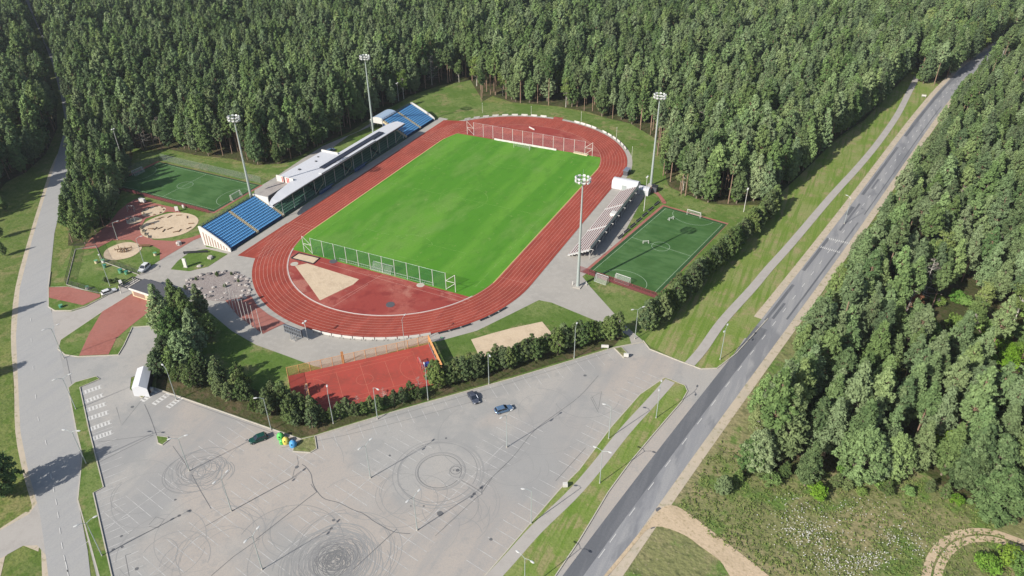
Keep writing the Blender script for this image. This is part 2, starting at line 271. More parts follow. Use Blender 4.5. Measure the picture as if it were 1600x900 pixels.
# main road
def road_strip(a,b,off,wd,name,m): struct(name,MB().strip([(rx_(y),y) for y in np.linspace(-330 if a==0 else OLDC[a][1],640 if b>=len(OLDC) else OLDC[b][1],max(8,int((b-a)*1.5)))],wd,Z(),off=off),M[m])
road_strip(0,len(OLDC),-4.6,2.6,'shoulder','shoulder'); road_strip(60,len(OLDC),4.6,2.8,'shoulder','shoulder')
road_strip(0,len(OLDC),0,7.4,'road','road_main')
road_strip(0,58,2.05,3.3,'road','road_dark'); 
for a,b,o,wd in ((60,70,2.6,.9),(61,66,1.2,.8),(72,75,2.8,1.0),(76,82,1.3,.7),(79,81,2.6,1.3),(84,92,2.5,1.1),(86,88,1.0,.7),(93,100,2.6,1.3),(62,78,-2.2,.5),(80,96,-2.4,.35)): road_strip(a,b,o,wd,'road','road_dark')
mk=MB(); zz=Z()
_d=[(rx_(G(*q)[1]),G(*q)[1]) for q in DASH[:-2]]; 
for i in range(3,len(_d)-1):
    a=Vector(_d[i]); b=Vector(_d[i+1]); L=(b-a).length; u=(b-a).normalized(); k=max(1,round(L/8.2))
    for j in range(k):
        c=a+u*(L*j/k); mk.strip([tuple(c-u*1.3),tuple(c+u*1.3)],.16,zz)
for i,(a,b) in enumerate((((1281,387),(1312,396)),((1295,372),(1329,380)))):   # speed table teeth
    a=Vector(G(*a)); b=Vector(G(*b)); u=(b-a).normalized(); n=Vector((-u.y,u.x)); N=11; L=(b-a).length
    for k in range(N):
        c=a+u*(L*(k+.1)/N); d=a+u*(L*(k+.75)/N); e=(c+d)/2+n*(1.7 if i==0 else -1.7)
        mk.face([(c.x,c.y,zz+.004),(d.x,d.y,zz+.004),(e.x,e.y,zz+.004)],flip=(i==1))
# left road dashes
ld=GP([(48,500),(49,532),(52,575),(56,620),(60,655),(72,692),(80,745),(84,765),(88,785),(91,805),(94,830),(97,853),(101,873),(104,885),(107,900)])
for i,p in enumerate(ld):
    q=Vector(ld[min(i+1,len(ld)-1)])-Vector(ld[max(i-1,0)]); q.normalize(); p=Vector(p); h=.9 if i<13 else 1.6
    mk.strip([tuple(p-q*h),tuple(p+q*h)],.16,zz)
tag(mk.build('road_markings',M['paint']),kind='structure')
# stall markings in the car park
U=Vector((.984,-.18)); V=Vector((.18,.984))
mk=MB(); zs=PZ+.0045
def inpark(p): return inside(p.x,p.y,PARK)
for u0,v0,v1 in ((35.5,-172,-118),(53,-176,-112),(70.2,-172,-104),(88.3,-150,-84)):
    vs=np.arange(v0,v1,2.6)
    for v in vs:
        a=U*(u0-5)+V*v; b=U*(u0+5)+V*v
        if inpark(a-U*5) and inpark(b+U*3) : mk.strip([tuple(a),tuple(b)],.13,zs)
    mk.strip([tuple(U*u0+V*(v0+4)),tuple(U*u0+V*(v1-10))],.13,zs+.003)
sa=GP([(1030,592),(997,618),(952,668),(902,735),(872,765),(828,817),(793,858),(743,915)])
for i in range(len(sa)-1):
    a=Vector(sa[i]); b=Vector(sa[i+1]); L=(b-a).length; n=int(L/2.6)
    for k in range(n):
        p=a+(b-a)*(k/n); mk.strip([tuple(p),tuple(p-U*5)],.14,zs)
def stalls(pa,pb,n,ln,side,skip=0):
    a=Vector(G(*pa)); b=Vector(G(*pb)); u=(b-a).normalized(); nn=Vector((-u.y,u.x))*side
    for k in range(skip,n+1):
        p=a+(b-a)*k/n; mk.strip([tuple(p),tuple(p+nn*ln)],.13,zs)
stalls((500,682),(962,545),26,5,-1); stalls((146,775),(176,905),12,5.5,1); stalls((141,680),(162,760),8,5,1)
tag(mk.build('parking_markings',M['worn']),kind='structure')
mk=MB()                                   # broad zebra-like bars
for (x0,y0,x1,y1) in ((127,615,159,604),(130,629,162,617),(133,642,166,631),(137,655,170,644),(141,671,174,659),(145,686,176,675)):
    a=Vector(G(x0,y0)); b=Vector(G(x1,y1)); d=(b-a); n=Vector((-d.y,d.x)).normalized()
    for k in range(6):
        p=a+d*(k/6); q=a+d*((k+.55)/6); mk.strip([tuple(p),tuple(q)],1.3,zs+.002)
    mk.strip([tuple(a+n*.7),tuple(b+n*.7)],.15,zs+.004); mk.strip([tuple(a-n*.7),tuple(b-n*.7)],.15,zs+.004)
for (x0,y0,x1,y1) in ((222,627,246,610),(240,632,266,614),(262,637,285,620)):
    a=Vector(G(x0,y0)); b=Vector(G(x1,y1)); d=(b-a)
    for k in range(5):
        p=a+d*(k/5); q=a+d*((k+.5)/5); mk.strip([tuple(p),tuple(q)],1.2,zs+.002)
    n=Vector((-d.y,d.x)).normalized(); mk.strip([tuple(a+n*.65),tuple(b+n*.65)],.15,zs+.004); mk.strip([tuple(a-n*.65),tuple(b-n*.65)],.15,zs+.004)
tag(mk.build('parking_markings',M['paint']),kind='structure')
# sealed cracks
mk=MB(); zc=PZ+.016
for wd,L in ((.22,[(400,843),(480,780),(495,769)]),(.2,[(472,726),(478,730),(486,741),(489,756),(497,770),(508,780),(530,786),(552,797),(568,803),(585,815),(610,829),(625,833),(641,834)]),
  (.15,[(495,769),(486,757)]),(.2,[(620,827),(590,855),(552,890)]),(.2,[(226,632),(236,655),(246,684),(248,690)]),(.18,[(300,742),(314,768),(330,795)]),(.15,[(322,822),(352,805),(400,778)]),(.16,[(270,697),(288,722),(296,736)]),
  (.16,[(166,868),(200,847),(250,822),(282,805)]),(.16,[(330,900),(365,870),(405,842)]),(.14,[(720,750),(752,770),(742,780),(680,838)]),(.14,[(935,587),(905,620),(862,652),(833,675),(800,716),(760,755),(752,770)]),(.14,[(800,716),(770,745),(752,772)]),
  (.12,[(233,820),(244,808),(257,812),(247,825),(233,823)]),(.12,[(196,868),(202,900)]),(.12,[(205,865),(196,868)]),(.12,[(464,713),(466,725),(460,735),(457,748)]),(.14,[(150,725),(240,680)]),(.12,[(153,691),(240,680)]),(.12,[(182,637),(190,665),(222,625)]),(.14,[(400,778),(455,748),(478,731)]),
  (.14,[(868,752),(915,700)]),(.12,[(925,620),(935,640),(940,612),(923,622),(935,645)]),(.15,[(104,560),(112,600)]),(.1,[(540,675),(610,652),(800,598),(950,552)]),(.1,[(250,613),(400,667),(465,690)]),(.1,[(440,700),(540,680),(640,655),(760,622)])):
    mk.strip(smooth(GP(L),4,False) if len(L)>3 and len(L)!=5 else GP(L),wd*.75,zc); zc+=.0001
for (u,v,r) in ((688,803,.75),(609,712,.3),(741,772,.4),(752,763,.4),(521,813,.35),(518,826,.35),(715,735,.5),(464,730,.45),(207,636,.45),(914,587,.45),(853,587,.0),(191,855,.3),(177,859,.35),(280,806,.35),(297,799,.35),(274,781,.3),(767,843,.4),(676,733,.0),(709,735,.2),(662,791,.25),(642,791,.2),(190,838,.3),(214,889,.4),(1030,797,.8),(1018,820,1.1),(697,685,.3),(816,702,.0)):
    if r: 
        c=G(u,v); mk.poly([(c[0]+r*math.cos(t)*random.uniform(.8,1.1),c[1]+r*math.sin(t)*random.uniform(.8,1.1)) for t in np.linspace(0,2*PI,11)[:-1]],zc)
tag(mk.build('asphalt_cracks',M['crack']),kind='structure')
# tyre marks
rnd=random.Random(5)
TYR=GP([(135,640),(150,600),(235,625),(470,705),(560,680),(800,610),(940,560),(1000,570),(1010,600),(950,665),(870,760),(790,850),(700,960),(190,990),(165,800)])
ty={1:MB(),2:MB(),3:MB()}; zt=[PZ+.0095]
def arc(cx,cy,r,a0,a1,lv,wd,ecc=1.0,ph=0,dr=0):
    n=max(10,int(abs(a1-a0)*r/1.0)); pts=[]
    for i in range(n+1):
        t=a0+(a1-a0)*i/n; rr=r+dr*i/n; x=rr*math.cos(t); y=rr*ecc*math.sin(t)
        pts.append((cx+x*math.cos(ph)-y*math.sin(ph),cy+x*math.sin(ph)+y*math.cos(ph)))
    if all(inside(px,py,TYR) for px,py in pts[::4]): zt[0]+=.00002; ty[lv].strip(pts,wd,zt[0])
c1=G(686,737); 
for r,lv in ((4.9,3),(5.3,1),(5.6,2),(8.9,2),(9.5,1),(9.2,1),(10.2,1)): arc(c1[0]+rnd.uniform(-.4,.4),c1[1]+rnd.uniform(-.4,.4),r,0,2*PI*.98,lv,.16)
c1b=G(712,735); arc(c1b[0],c1b[1],1.2,0,6.2,3,.16); arc(c1b[0]+.5,c1b[1],1.9,0,6.2,2,.14)
c2=G(522,875)
for k in range(130):
    r=abs(rnd.gauss(0,4.0))+.8; arc(c2[0]+rnd.gauss(0,1.1),c2[1]+rnd.gauss(0,1.1),r,(a:=rnd.uniform(0,6.28)),a+rnd.uniform(2,6.2),3 if r<3.8 else 2 if r<6.5 else 1,.13,rnd.uniform(.85,1.1),rnd.uniform(0,3))
c3=G(318,735)
for k in range(34):
    arc(c3[0]+rnd.gauss(0,1.6),c3[1]+rnd.gauss(0,1.2),rnd.uniform(1.5,7),(a:=rnd.uniform(0,6.28)),a+rnd.uniform(1.5,5),rnd.choice((1,2,2)),.14,.9,.6)
for (cu,cv,r0,r1,n) in ((215,770,6,9,10),(330,840,7,13,5),(640,770,3,8,9),(565,775,5,12,3),(800,720,5,9,4),(850,650,6,12,4),(760,680,8,16,4),(330,870,4,9,10),(470,860,10,12,3),(700,830,5,12,3),(860,770,14,24,8),(900,640,4,10,5),(440,740,6,14,3),(300,640,8,16,3),(820,620,5,12,3),(545,850,8,11,6),(720,790,4,10,8),(480,820,6,10,6),(250,860,5,10,6)):
    cc=G(cu,cv)
    for k in range(n): arc(cc[0]+rnd.gauss(0,1.5),cc[1]+rnd.gauss(0,1.5),rnd.uniform(r0,r1),(a:=rnd.uniform(0,6.28)),a+rnd.uniform(.6,3.6),rnd.choice((1,1,1,1,1,2)),rnd.uniform(.06,.12),rnd.uniform(.8,1),rnd.uniform(0,3),rnd.uniform(-2,2))
for lv,b in ty.items(): tag(b.build('tyre_marks',M['tyre%d'%lv]),kind='structure')
# raised islands
def island(name,pts,m='lawn',h=.12,kerb=True):
    P=pts; b=MB().poly(P,h+_z[0],0.0); o=struct(name,b,M[m])
    if kerb:
        A=sum(P[i-1][0]*P[i][1]-P[i][0]*P[i-1][1] for i in range(len(P)))
        k=MB().strip(P,.22,h+_z[0]+.03,closed=True); q=MB()
        k.v+= [(v[0],v[1],0.0) for v in k.v]; n=len(P); 
        for i in range(n):
            j=(i+1)%n
            for o_ in (0,n): k.f.append([o_+i,o_+j,2*n+o_+j,2*n+o_+i]); k.mi.append(0)
        struct('kerb',k,M['kerb'])
    return o
ISB=GP([(1038,591),(1000,617),(955,668),(905,735),(875,765),(830,817),(795,858),(745,915),(690,980),(560,1150),(700,1150),(800,1000),(840,945),(868,900),(905,845),(925,812),(950,770),(985,722),(1022,678),(1065,628),(1074,612),(1070,603),(1055,597),(1048,594)])
island('verge',ISB,'verge')
struct('cycle_path',MB().strip(smooth(GP([(1047,596),(1015,632),(975,676),(930,733),(893,775),(838,828),(795,876),(755,920),(700,985),(600,1130)]),4,False),2.7,_z[0]+.135),M['path'])
island('verge',GP([(107,607),(118,598),(150,589),(156,593),(125,606),(140,675),(162,762),(146,771),(175,900),(195,960),(250,1160),(215,1160),(168,960),(155,900),(122,782),(129,712),(120,675)]),'lawn')
IE=GP([(76,449),(107,449),(159,459),(160,466),(135,479),(112,486),(86,486),(76,480)])
island('lawn',IE); struct('paving',MB().poly(GP([(77,450),(107,449),(157,461),(157,465),(130,478),(80,467),(77,466)]),_z[0]+.16),M['brick'])
ID=smooth(GP([(210,457),(160,488),(95,532),(91,546),(102,555),(123,558),(170,556),(185,555),(194,540),(207,512),(245,509),(262,500),(262,470),(246,478)]),1)
island('lawn',ID); struct('paving',MB().poly(GP([(210,458),(245,479),(205,510),(182,530),(170,555),(124,557),(140,522),(160,488)]),_z[0]+.16),M['brick'])
island('lawn',smooth(GP([(471,687),(492,682),(495,702),(485,708),(458,706),(459,699)]),1),'meadow'); island('lawn',GP([(245,682),(262,684),(264,688),(254,696),(247,693)])); island('lawn',GP([(960,545),(971,543),(983,556),(975,560)]),'meadow')
island('lawn',GP([(208,609),(240,606),(241,608),(222,623)]),'meadow')
# kerb along the north side of the car park
for L in ([(222,623),(242,607),(471,687)],[(492,682),(540,667),(612,645),(800,592),(962,543),(1005,535)],[(1005,533),(1015,546),(1065,566),(1095,577),(1120,576),(1150,553),(1200,498)],[(212,436),(160,466)],[(79,425),(76,449)]):
    b=MB(); pts=GP(L)
    for i in range(len(pts)-1):
        a=Vector(pts[i]); c=Vector(pts[i+1]); n=(c-a).normalized(); n=Vector((-n.y,n.x))*.11
        q=[a-n,a+n,c+n,c-n]; b.poly([tuple(p) for p in q],_z[0]+.14,0)
    struct('kerb',b,M['kerb'])
# stadium paving
_z[0]=PZ-.012
Lh=43.383; RI=36.5; RO=47.6
def ovalpts(r,n=48,y0=None):
    o=[(r*math.cos(t),Lh+r*math.sin(t)) for t in np.linspace(0,PI,n)]+[(-r*math.cos(t),-Lh-r*math.sin(t)) for t in np.linspace(0,PI,n)]
    return o
sheet('paving',GP([(212,432),(250,407),(302,375),(317,366),(322,386),(362,393),(400,374),(470,330),(470,460),(560,500),(700,500),(800,440),(930,290),(960,286),(975,278),(985,279),(1012,297),(1000,318),(970,375),(948,405),(910,432),(922,448),(975,507),(1005,533),(987,540),(983,525),(960,512),(935,503),(862,473),(842,469),(800,490),(745,517),(690,532),(660,537),(590,556),(515,578),(490,572),(450,557),(400,539),(362,517),(330,490),(295,470),(262,470),(247,478),(210,457),(206,448)]),'paving')
sheet('paving',ovalpts(49.7),'paving'); sheet('paving',[(-51.6,-68),(-47,-68),(-47,71),(-51.6,71)],'paving')
sheet('paving',GP([(397,308),(440,283),(505,242),(545,212),(585,195),(602,178),(560,205),(505,228),(470,250),(430,277),(398,296)]),'paving')
island('lawn',smooth(GP([(267,421),(278,408),(297,394),(322,389),(356,397),(325,417),(296,424)]),1),'lawn',.05,False)
sheet('rock_bed',smooth(GP([(289,446),(298,435),(320,428),(345,424),(372,427),(389,436),(392,450),(390,466),(378,472),(352,471),(331,470),(300,462)]),3),'gravel',.03)
sheet('paving',GP([(352,470),(392,462),(402,478),(420,492),(446,506),(440,508),(411,522),(372,494)]),'brick',.01)
# playground
sheet('paving',GP([(212,311),(278,326),(283,333),(262,331),(228,342),(220,355),(226,368),(240,375),(270,377),(300,371),(317,365),(317,370),(302,376),(250,407),(250,390),(238,384),(222,386),(205,375),(175,376),(152,388),(128,390),(140,375),(170,350),(185,330),(200,318)]),'brick')
circ=lambda c,r,n=40,ns=.0:[(c[0]+r*(1+ns*math.sin(5*t+c[0])*.5)*math.cos(t),c[1]+r*(1+ns*math.sin(3*t))*math.sin(t)) for t in np.linspace(0,2*PI,n,endpoint=False)]
sheet('sand_pit',circ((-85.1,-62),9.7,40,.02),'sand'); sheet('sand_pit',circ((-85.3,-82),5.9,40,.03),'sand'); sheet('sand_pit',circ(G(240,330),4.2,24,.08),'sand'); sheet('sand_pit',circ(G(210,345),2.6,24,.1),'sand')
# beach volleyball sand
sheet('sand_pit',GP([(736,531),(770,521),(800,513),(847,503),(862,521),(845,535),(790,555),(752,563)]),'sand')
# small pitches
_z[0]=PZ-.007
def pitch(o,ux,uy,Lx,Ly,rect_only=False,line=.10,box_r=6):
    """o corner, ux long axis, uy short axis"""
    ux=Vector(ux).normalized(); uy=Vector(uy).normalized(); o=Vector(o)
    Q=lambda a,b:tuple(o+ux*a+uy*b)
    sheet('paving',[Q(-2.6,-2.3),Q(Lx+2.2,-2.3),Q(Lx+2.2,Ly+1.5),Q(-2.6,Ly+1.5)],'brick'); sheet('pitch',[Q(-1.3,-1.3),Q(Lx+1.3,-1.3),Q(Lx+1.3,Ly+1.3),Q(-1.3,Ly+1.3)],'turf_dark'); sheet('pitch',[Q(-.3,-.3),Q(Lx+.3,-.3),Q(Lx+.3,Ly+.3),Q(-.3,Ly+.3)],'turf')
    b=MB(); z=Z(.008)
    b.strip([Q(0,0),Q(Lx,0),Q(Lx,Ly),Q(0,Ly)],line,z,closed=True); b.strip([Q(Lx/2,.1),Q(Lx/2,Ly-.1)],line,z)
    b.strip([Q(Lx/2+3*math.cos(t),Ly/2+3*math.sin(t)) for t in np.linspace(0,2*PI,36,endpoint=False)],line,z+.003,closed=True)
    for e,s in ((0,1),(Lx,-1)): b.strip([Q(e+s*(.1+box_r*math.sin(t)),Ly/2+(box_r+1.5)*math.cos(t)) for t in np.linspace(0.02,PI-.02,24)],line,z+.003)
    struct('pitch_lines',b,M['tline']); return Q
TL=Vector(G(1040,326)); BL=Vector(G(926.6,423)); BR=Vector(G(1022,458)); ay=(TL-BL); ax=Vector((ay.y,-ay.x)).normalized(); wd=(BR-BL).dot(ax)
QR=pitch(BL,ay,ax,ay.length,wd)
QL=pitch((-131,-46.2),(1,0),(0,1),51.5,22.3)
# sports court
CO=Vector((8,-110)); CA=Vector((.693,.721)); CB=Vector((.721,-.693)); cq=lambda a,b:tuple(CO+CA*a+CB*b)
sheet('sports_court',[cq(0,0),cq(38,0),cq(38,17),cq(0,17)],'court')
b=MB(); z=Z(.006)
flat('court_line',204,124,100,.8); flat('court_line2',214,170,120,.8)
b.strip([cq(4,1.6),cq(33,1.6),cq(33,15.6),cq(4,15.6)],.09,z,closed=True); b.strip([cq(18.5,1.6),cq(18.5,15.6)],.09,z+.002); b.strip([cq(6,3),cq(31,3),cq(31,14),cq(6,14)],.08,z+.003,closed=True)
b.strip([cq(18.5+2.2*math.cos(t),8.5+2.2*math.sin(t)) for t in np.linspace(0,6.28,30)],.08,z+.004); b.strip([cq(12,3),cq(12,14)],.08,z+.004); b.strip([cq(25,3),cq(25,14)],.08,z+.004)
for e,s in ((4,1),(33,-1)): b.strip([cq(e+s*5*math.sin(t),8.6+5.5*math.cos(t)) for t in np.linspace(0,PI,20)],.08,z+.005)
struct('court_lines',b,M['court_line'])
# running track
tz=.14
b=MB()
o_=ovalpts(RO,64); i_=ovalpts(RI,64); n=len(o_); b.v=[(x,y,tz) for x,y in o_]+[(x,y,tz) for x,y in i_]
for k in range(n): j=(k+1)%n; b.f.append([k,j,n+j,n+k]); b.mi.append(0)
struct('running_track',b,M['tartan'])
aS=[(-RO*math.cos(t),-Lh-RO*math.sin(t)) for t in np.linspace(0,.52,14)]; struct('running_track',MB().poly([(-RO+.0,-Lh)]+[(-RO-.35,-Lh),(-RO-.35,-68),(-RO-.2,-68)]+aS[::-1],tz-.004),M['tartan'])
aN=[(-RO*math.cos(t),Lh+RO*math.sin(t)) for t in np.linspace(0,.62,14)]; struct('running_track',MB().poly([(-RO-.35,Lh-5),(-RO-.35,68.5),G(727,189.5),]+aN[::-1],tz-.008),M['tartan'])
nt_=GP([(862,191),(866,182.5),(880,184.5),(876,193)]); struct('running_track',MB().poly(nt_,tz-.012),M['tartan_old'])
b=MB(); lw=1.2; 
for k in range(0,9):
    r=RI+.3+k*1.22; b.strip(ovalpts(r,64),.075 if k else .16,tz+.005,closed=True)
for k in range(1,9):                     # sprint lanes carried on past the bends
    x=-(RI+.3+k*1.22)
    ye=Lh+math.sqrt(max(0,RO**2-x*x)) if k<8 else 67
    b.strip([(x,Lh),(x,min(67.3,ye))],.07,tz+.009); b.strip([(x,-Lh),(x,-min(66,ye))],.07,tz+.009)
for y in (43.4,46,-41.5,-43.4): b.strip([(-RI-.3,y),(-RO+.9,y)],.09,tz+.011)
b.strip([(RI+.3,-Lh),(RO-.8,-Lh)],.07,tz+.011); b.strip([(RI+.3,Lh+2),(RO-.8,Lh+2)],.07,tz+.011)
struct('lane_markings',b,M['lane'])
kb=MB(); ks=[(-(RI)*math.cos(t),-Lh-RI*math.sin(t)) for t in np.linspace(.37,PI-.37,60)]
for i in range(len(ks)-1):
    a=Vector(ks[i]);c=Vector(ks[i+1]); nn=(c-a).normalized(); nn=Vector((-nn.y,nn.x))*.11; kb.poly([tuple(a-nn),tuple(a+nn),tuple(c+nn),tuple(c-nn)],tz+.07,tz-.01)
tag(kb.build('track_kerb',M['white_paint']),kind='structure')
kb=MB()
for x in (-RI,RI): kb.box(x-.09,x+.09,-Lh-4,Lh+6,tz-.01,tz+.05)
flat('kerb_yellow',226,206,120,.8); tag(kb.build('track_kerb',M['kerb_yellow']),kind='structure')
# field and D areas
yS=-57.3; yN=57.4
aw=lambda r,y:math.sqrt(r*r-(abs(y)-Lh)**2)
def arcpts(r,sgn,y):
    t0=math.asin((abs(y)-Lh)/r); return t0
t0=math.asin((57.3-Lh)/RI)
fld=[(RI*math.cos(t),Lh+RI*math.sin(t)) for t in np.linspace(0,t0+.02,8)]+[(-RI*math.cos(t),Lh+RI*math.sin(t)) for t in np.linspace(t0-.02,0,8)]+[(-RI*math.cos(t),-Lh-RI*math.sin(t)) for t in np.linspace(0,t0,8)]+[(RI*math.cos(t),-Lh-RI*math.sin(t)) for t in np.linspace(t0,0,8)]
struct('pitch',MB().poly(fld,tz),M['field'])
dS=[(-RI*math.cos(t),-Lh-RI*math.sin(t)) for t in np.linspace(t0,PI-t0,50)]; struct('running_track',MB().poly(dS,tz+.004),M['tartan_old'])
dN=[(RI*math.cos(t),Lh+RI*math.sin(t)) for t in np.linspace(t0+.02,PI-t0+.02,50)]; struct('running_track',MB().poly(dN,tz+.004),M['tartan_old'])
b=MB(); z=tz+.006
HX=32.5;HY=51.5
b.strip([(-HX,-HY),(HX,-HY),(HX,HY),(-HX,HY)],.12,z,closed=True); b.strip([(-HX+.1,0),(HX-.1,0)],.12,z)
b.strip([(9.15*math.cos(t),9.15*math.sin(t)) for t in np.linspace(0,2*PI,60,endpoint=False)],.12,z+.003,closed=True)
for s in (-1,1):
    b.strip([(-20.1,s*HY),(-20.1,s*(HY-16.5)),(20.1,s*(HY-16.5)),(20.1,s*HY)],.12,z+.006); b.strip([(-9.1,s*HY),(-9.1,s*(HY-5.5)),(9.1,s*(HY-5.5)),(9.1,s*HY)],.12,z+.006)
    b.strip([(9.15*math.sin(t),s*(HY-11-9.15*math.cos(t))) for t in np.linspace(-.92,.92,16)],.12,z+.009)
struct('pitch_lines',b,M['chalk'])
b=MB().poly(GP([(461,416),(480,412),(561,437),(552,445),(500,470),(480,442)]),tz+.012); struct('sand_pit',b,M['sand'])
b=MB().poly(GP([(457,404),(467,397),(498,404),(489,412)]),tz+.012); struct('sand_pit',b,M['sand'])
b=MB(); 
for L in (((520,402),(735,470)),((500,410),(728,474)),((575,404+25),(630,440)),((610,423),(530,468)),((520,480),(575,445))): b.strip(GP(L),.09,tz+.016+.001*L[0][0]/100)
struct('lane_markings',b,M['lane'])
sheet('shot_circle',circ(G(460,413),1.25,24),'kerb',.02); struct('shot_circle',MB().poly(circ(G(657,446),1.25,24),tz+.02),M['kerb']); struct('shot_circle',MB().poly(circ(G(610,476),1.3,24),tz+.02),M['dark_grey']); struct('shot_circle',MB().poly(circ(G(460,413),1.25,24),tz+.02),M['kerb'])
b=MB(); b.poly(GP([(895,240),(930,246),(924,244),(900,237)]),tz+.03,0)
# N details: dark throwing sector pieces
struct('running_track',MB().poly(GP([(782,201),(800,200),(835,206),(820,214),(800,211),(776,207)]),tz+.010),M['tartan'])
struct('running_track',MB().poly(GP([(824,200),(838,200),(866,206),(850,212)]),tz+.013),M['tartan_old'])
# cycle path and dirt tracks
struct('cycle_path',MB().strip(smooth(GP([(1075,572),(1097,547),(1129,502),(1176,450),(1201,420),(1237,380),(1299,307),(1340,262),(1373,222),(1402,180),(1420,145),(1429,128),(1432,120)]),4,False),2.7,Z()),M['path'])
sheet('path',smooth(GP([(1016,292),(1026,298),(1038,312),(1041,318),(1035,318),(1029,308),(1020,301),(1010,303)]),2),'brick')
sheet('path',smooth(GP([(1027,800),(1050,790),(1075,802),(1112,830),(1150,860),(1195,895),(1250,950),(1190,965),(1140,900),(1125,877),(1095,855),(1070,837),(1035,824),(1015,826),(1000,840),(955,895),(940,905),(985,850)]),3),'dirt')
tr=smooth(GP([(1450,960),(1455,905),(1464,874),(1484,850),(1512,838),(1552,838),(1600,854),(1680,885),(1800,930)]),5,False)
struct('path',MB().strip(tr,1.5,Z(),off=.95),M['dirt']); struct('path',MB().strip(tr,1.5,Z(),off=-.95),M['dirt'])
# ---------------------------------------------------------------- trees
rt=random.Random(11)
def leaf_quad(L,c,n,sz,tint,asp=2.1):
    a=n.cross(Vector((rt.uniform(-1,1),rt.uniform(-1,1),rt.uniform(-1,1)))); 
    if a.length<1e-3: return
    a.normalize(); b=n.cross(a); a=a*(sz*asp*.5); b=b*(sz*.5)
    L.append((c-a,c-b,c+a,c+b)); L_t.append(tint)
L_t=[]
def clump(L,c,r,fl,n,sz,out,tint):
    for k in range(n):
        d=Vector((rt.gauss(0,1),rt.gauss(0,1),rt.gauss(0,1))).normalized()
        if d.z<-.3: d.z=-d.z*.6
        rr=rt.uniform(.35,1.0)**.7*(1.35 if rt.random()<.15 else 1)
        p=c+Vector((d.x*r*rr,d.y*r*rr,d.z*r*fl*rr))
        nn=(d*.45+out*.35+Vector((rt.uniform(-1,1),rt.uniform(-1,1),rt.uniform(-.3,1)))).normalized()
        leaf_quad(L,p,nn,sz*rt.uniform(.7,1.25),min(1,max(0,tint+rt.uniform(-.18,.18))))
def crownmesh(name,quads,tints,m):
    nq=len(quads); v=np.array([[tuple(p) for p in q] for q in quads],dtype=np.float32).reshape(-1,3)
    me=bpy.data.meshes.new(name); me.vertices.add(nq*4); me.vertices.foreach_set('co',v.ravel())
    me.loops.add(nq*4); me.loops.foreach_set('vertex_index',np.arange(nq*4,dtype=np.int32)); me.polygons.add(nq)
    me.polygons.foreach_set('loop_start',np.arange(0,nq*4,4,dtype=np.int32)); me.polygons.foreach_set('loop_total',np.full(nq,4,dtype=np.int32))
    at=me.attributes.new('tint','FLOAT','FACE'); at.data.foreach_set('value',np.array(tints,dtype=np.float32)); me.materials.append(m); me.update(); me.validate(); return me
def conifer(name,H,z0,Rm,levels,per,seed,m,cn=26,cs=.5,lean=.35,top=.12,shape=.62,cr=.8,fl=.55,gap=.12):
    global L_t,rt
    rt=random.Random(seed); L=[]; L_t=[]; tr=MB(); cx=cy=0; ang=rt.uniform(0,6)
    for i in range(levels):
        t=(i+.3)/levels; z=H*(z0+(1-z0)*t)
        r=Rm*((1-t)**shape)*(min(1,(t+.10)/.30))*1.05+Rm*top
        nb=max(3,int(per*(r/Rm)+1.5)); ang+=rt.uniform(.4,1.6)
        for k in range(nb):
            if rt.random()<gap: continue
            a=ang+2*PI*k/nb+rt.uniform(-.35,.35); rl=r*rt.uniform(.7,1.15); out=Vector((math.cos(a),math.sin(a),0)); tint=rt.uniform(.15,.85)
            zt=z+rl*lean*rt.uniform(.5,1.2)+rt.uniform(-.3,.3)
            tr.tube((0,0,z-.2),(out.x*rl*.85,out.y*rl*.85,zt-.15),.05,.02,n=3,caps=False)
            for f in ((1.0,.62) if rl>1.1 else (.8,)):
                clump(L,Vector((out.x*rl*f,out.y*rl*f,z+(zt-z)*f)),cr*rt.uniform(.75,1.15)*(.7+.3*f),fl,int(cn*rt.uniform(.7,1.2)),cs,out+Vector((0,0,.6)),tint)
    clump(L,Vector((0,0,H*.985)),cr*.6,2.2,int(cn*.8),cs,Vector((0,0,1)),.7)
    return crownmesh(name,L,L_t,m),tr
def trunk_mesh(name,H,r0,m,branches=None,top=.97):
    b=MB(); n=6; pr=None; off=(0,0)
    for i in range(5):
        z0=H*top*i/5; z1=H*top*(i+1)/5; b.tube((0,0,z0-(.3 if i==0 else 0)),(0,0,z1),r0*(1-.85*i/5),r0*(1-.85*(i+1)/5),n=6,caps=False)
    if branches: 
        base=len(b.v); b.v+=branches.v; b.f+=[[base+i for i in f] for f in branches.f]; b.mi+=branches.mi
    me=bpy.data.meshes.new(name); me.from_pydata(b.v,[],b.f); me.materials.append(m); me.update(); return me
def broad(name,H,z0,Rx,ncl,seed,m,cn=40,cs=.45,cr=1.1,squash=1.0):
    global L_t,rt
    rt=random.Random(seed); L=[]; L_t=[]; br=MB(); zc=H*(1+z0)/2; hz=H*(1-z0)/2
    for k in range(ncl):
        d=Vector((rt.gauss(0,1),rt.gauss(0,1),rt.gauss(.15,1))).normalized(); rr=rt.uniform(.45,1)*rt.uniform(.85,1.08)
        sx=1-.35*max(0,d.z)
        p=Vector((d.x*Rx*rr*sx,d.y*Rx*rr*sx,zc+d.z*hz*rr)); clump(L,p,cr*rt.uniform(.7,1.2),.8,int(cn*rt.uniform(.7,1.2)),cs,d,rt.uniform(.1,.9))
        if rt.random()<.5: br.tube((0,0,max(H*z0*.6,p.z-Rx*.9)),tuple(p),.08,.02,n=3,caps=False)
    return crownmesh(name,L,L_t,m),br
PROTO={}     # kind -> list of (trunk mesh, crown mesh, base height)
def addp(kind,H,cm,tm): PROTO.setdefault(kind,[]).append((tm,cm,H))
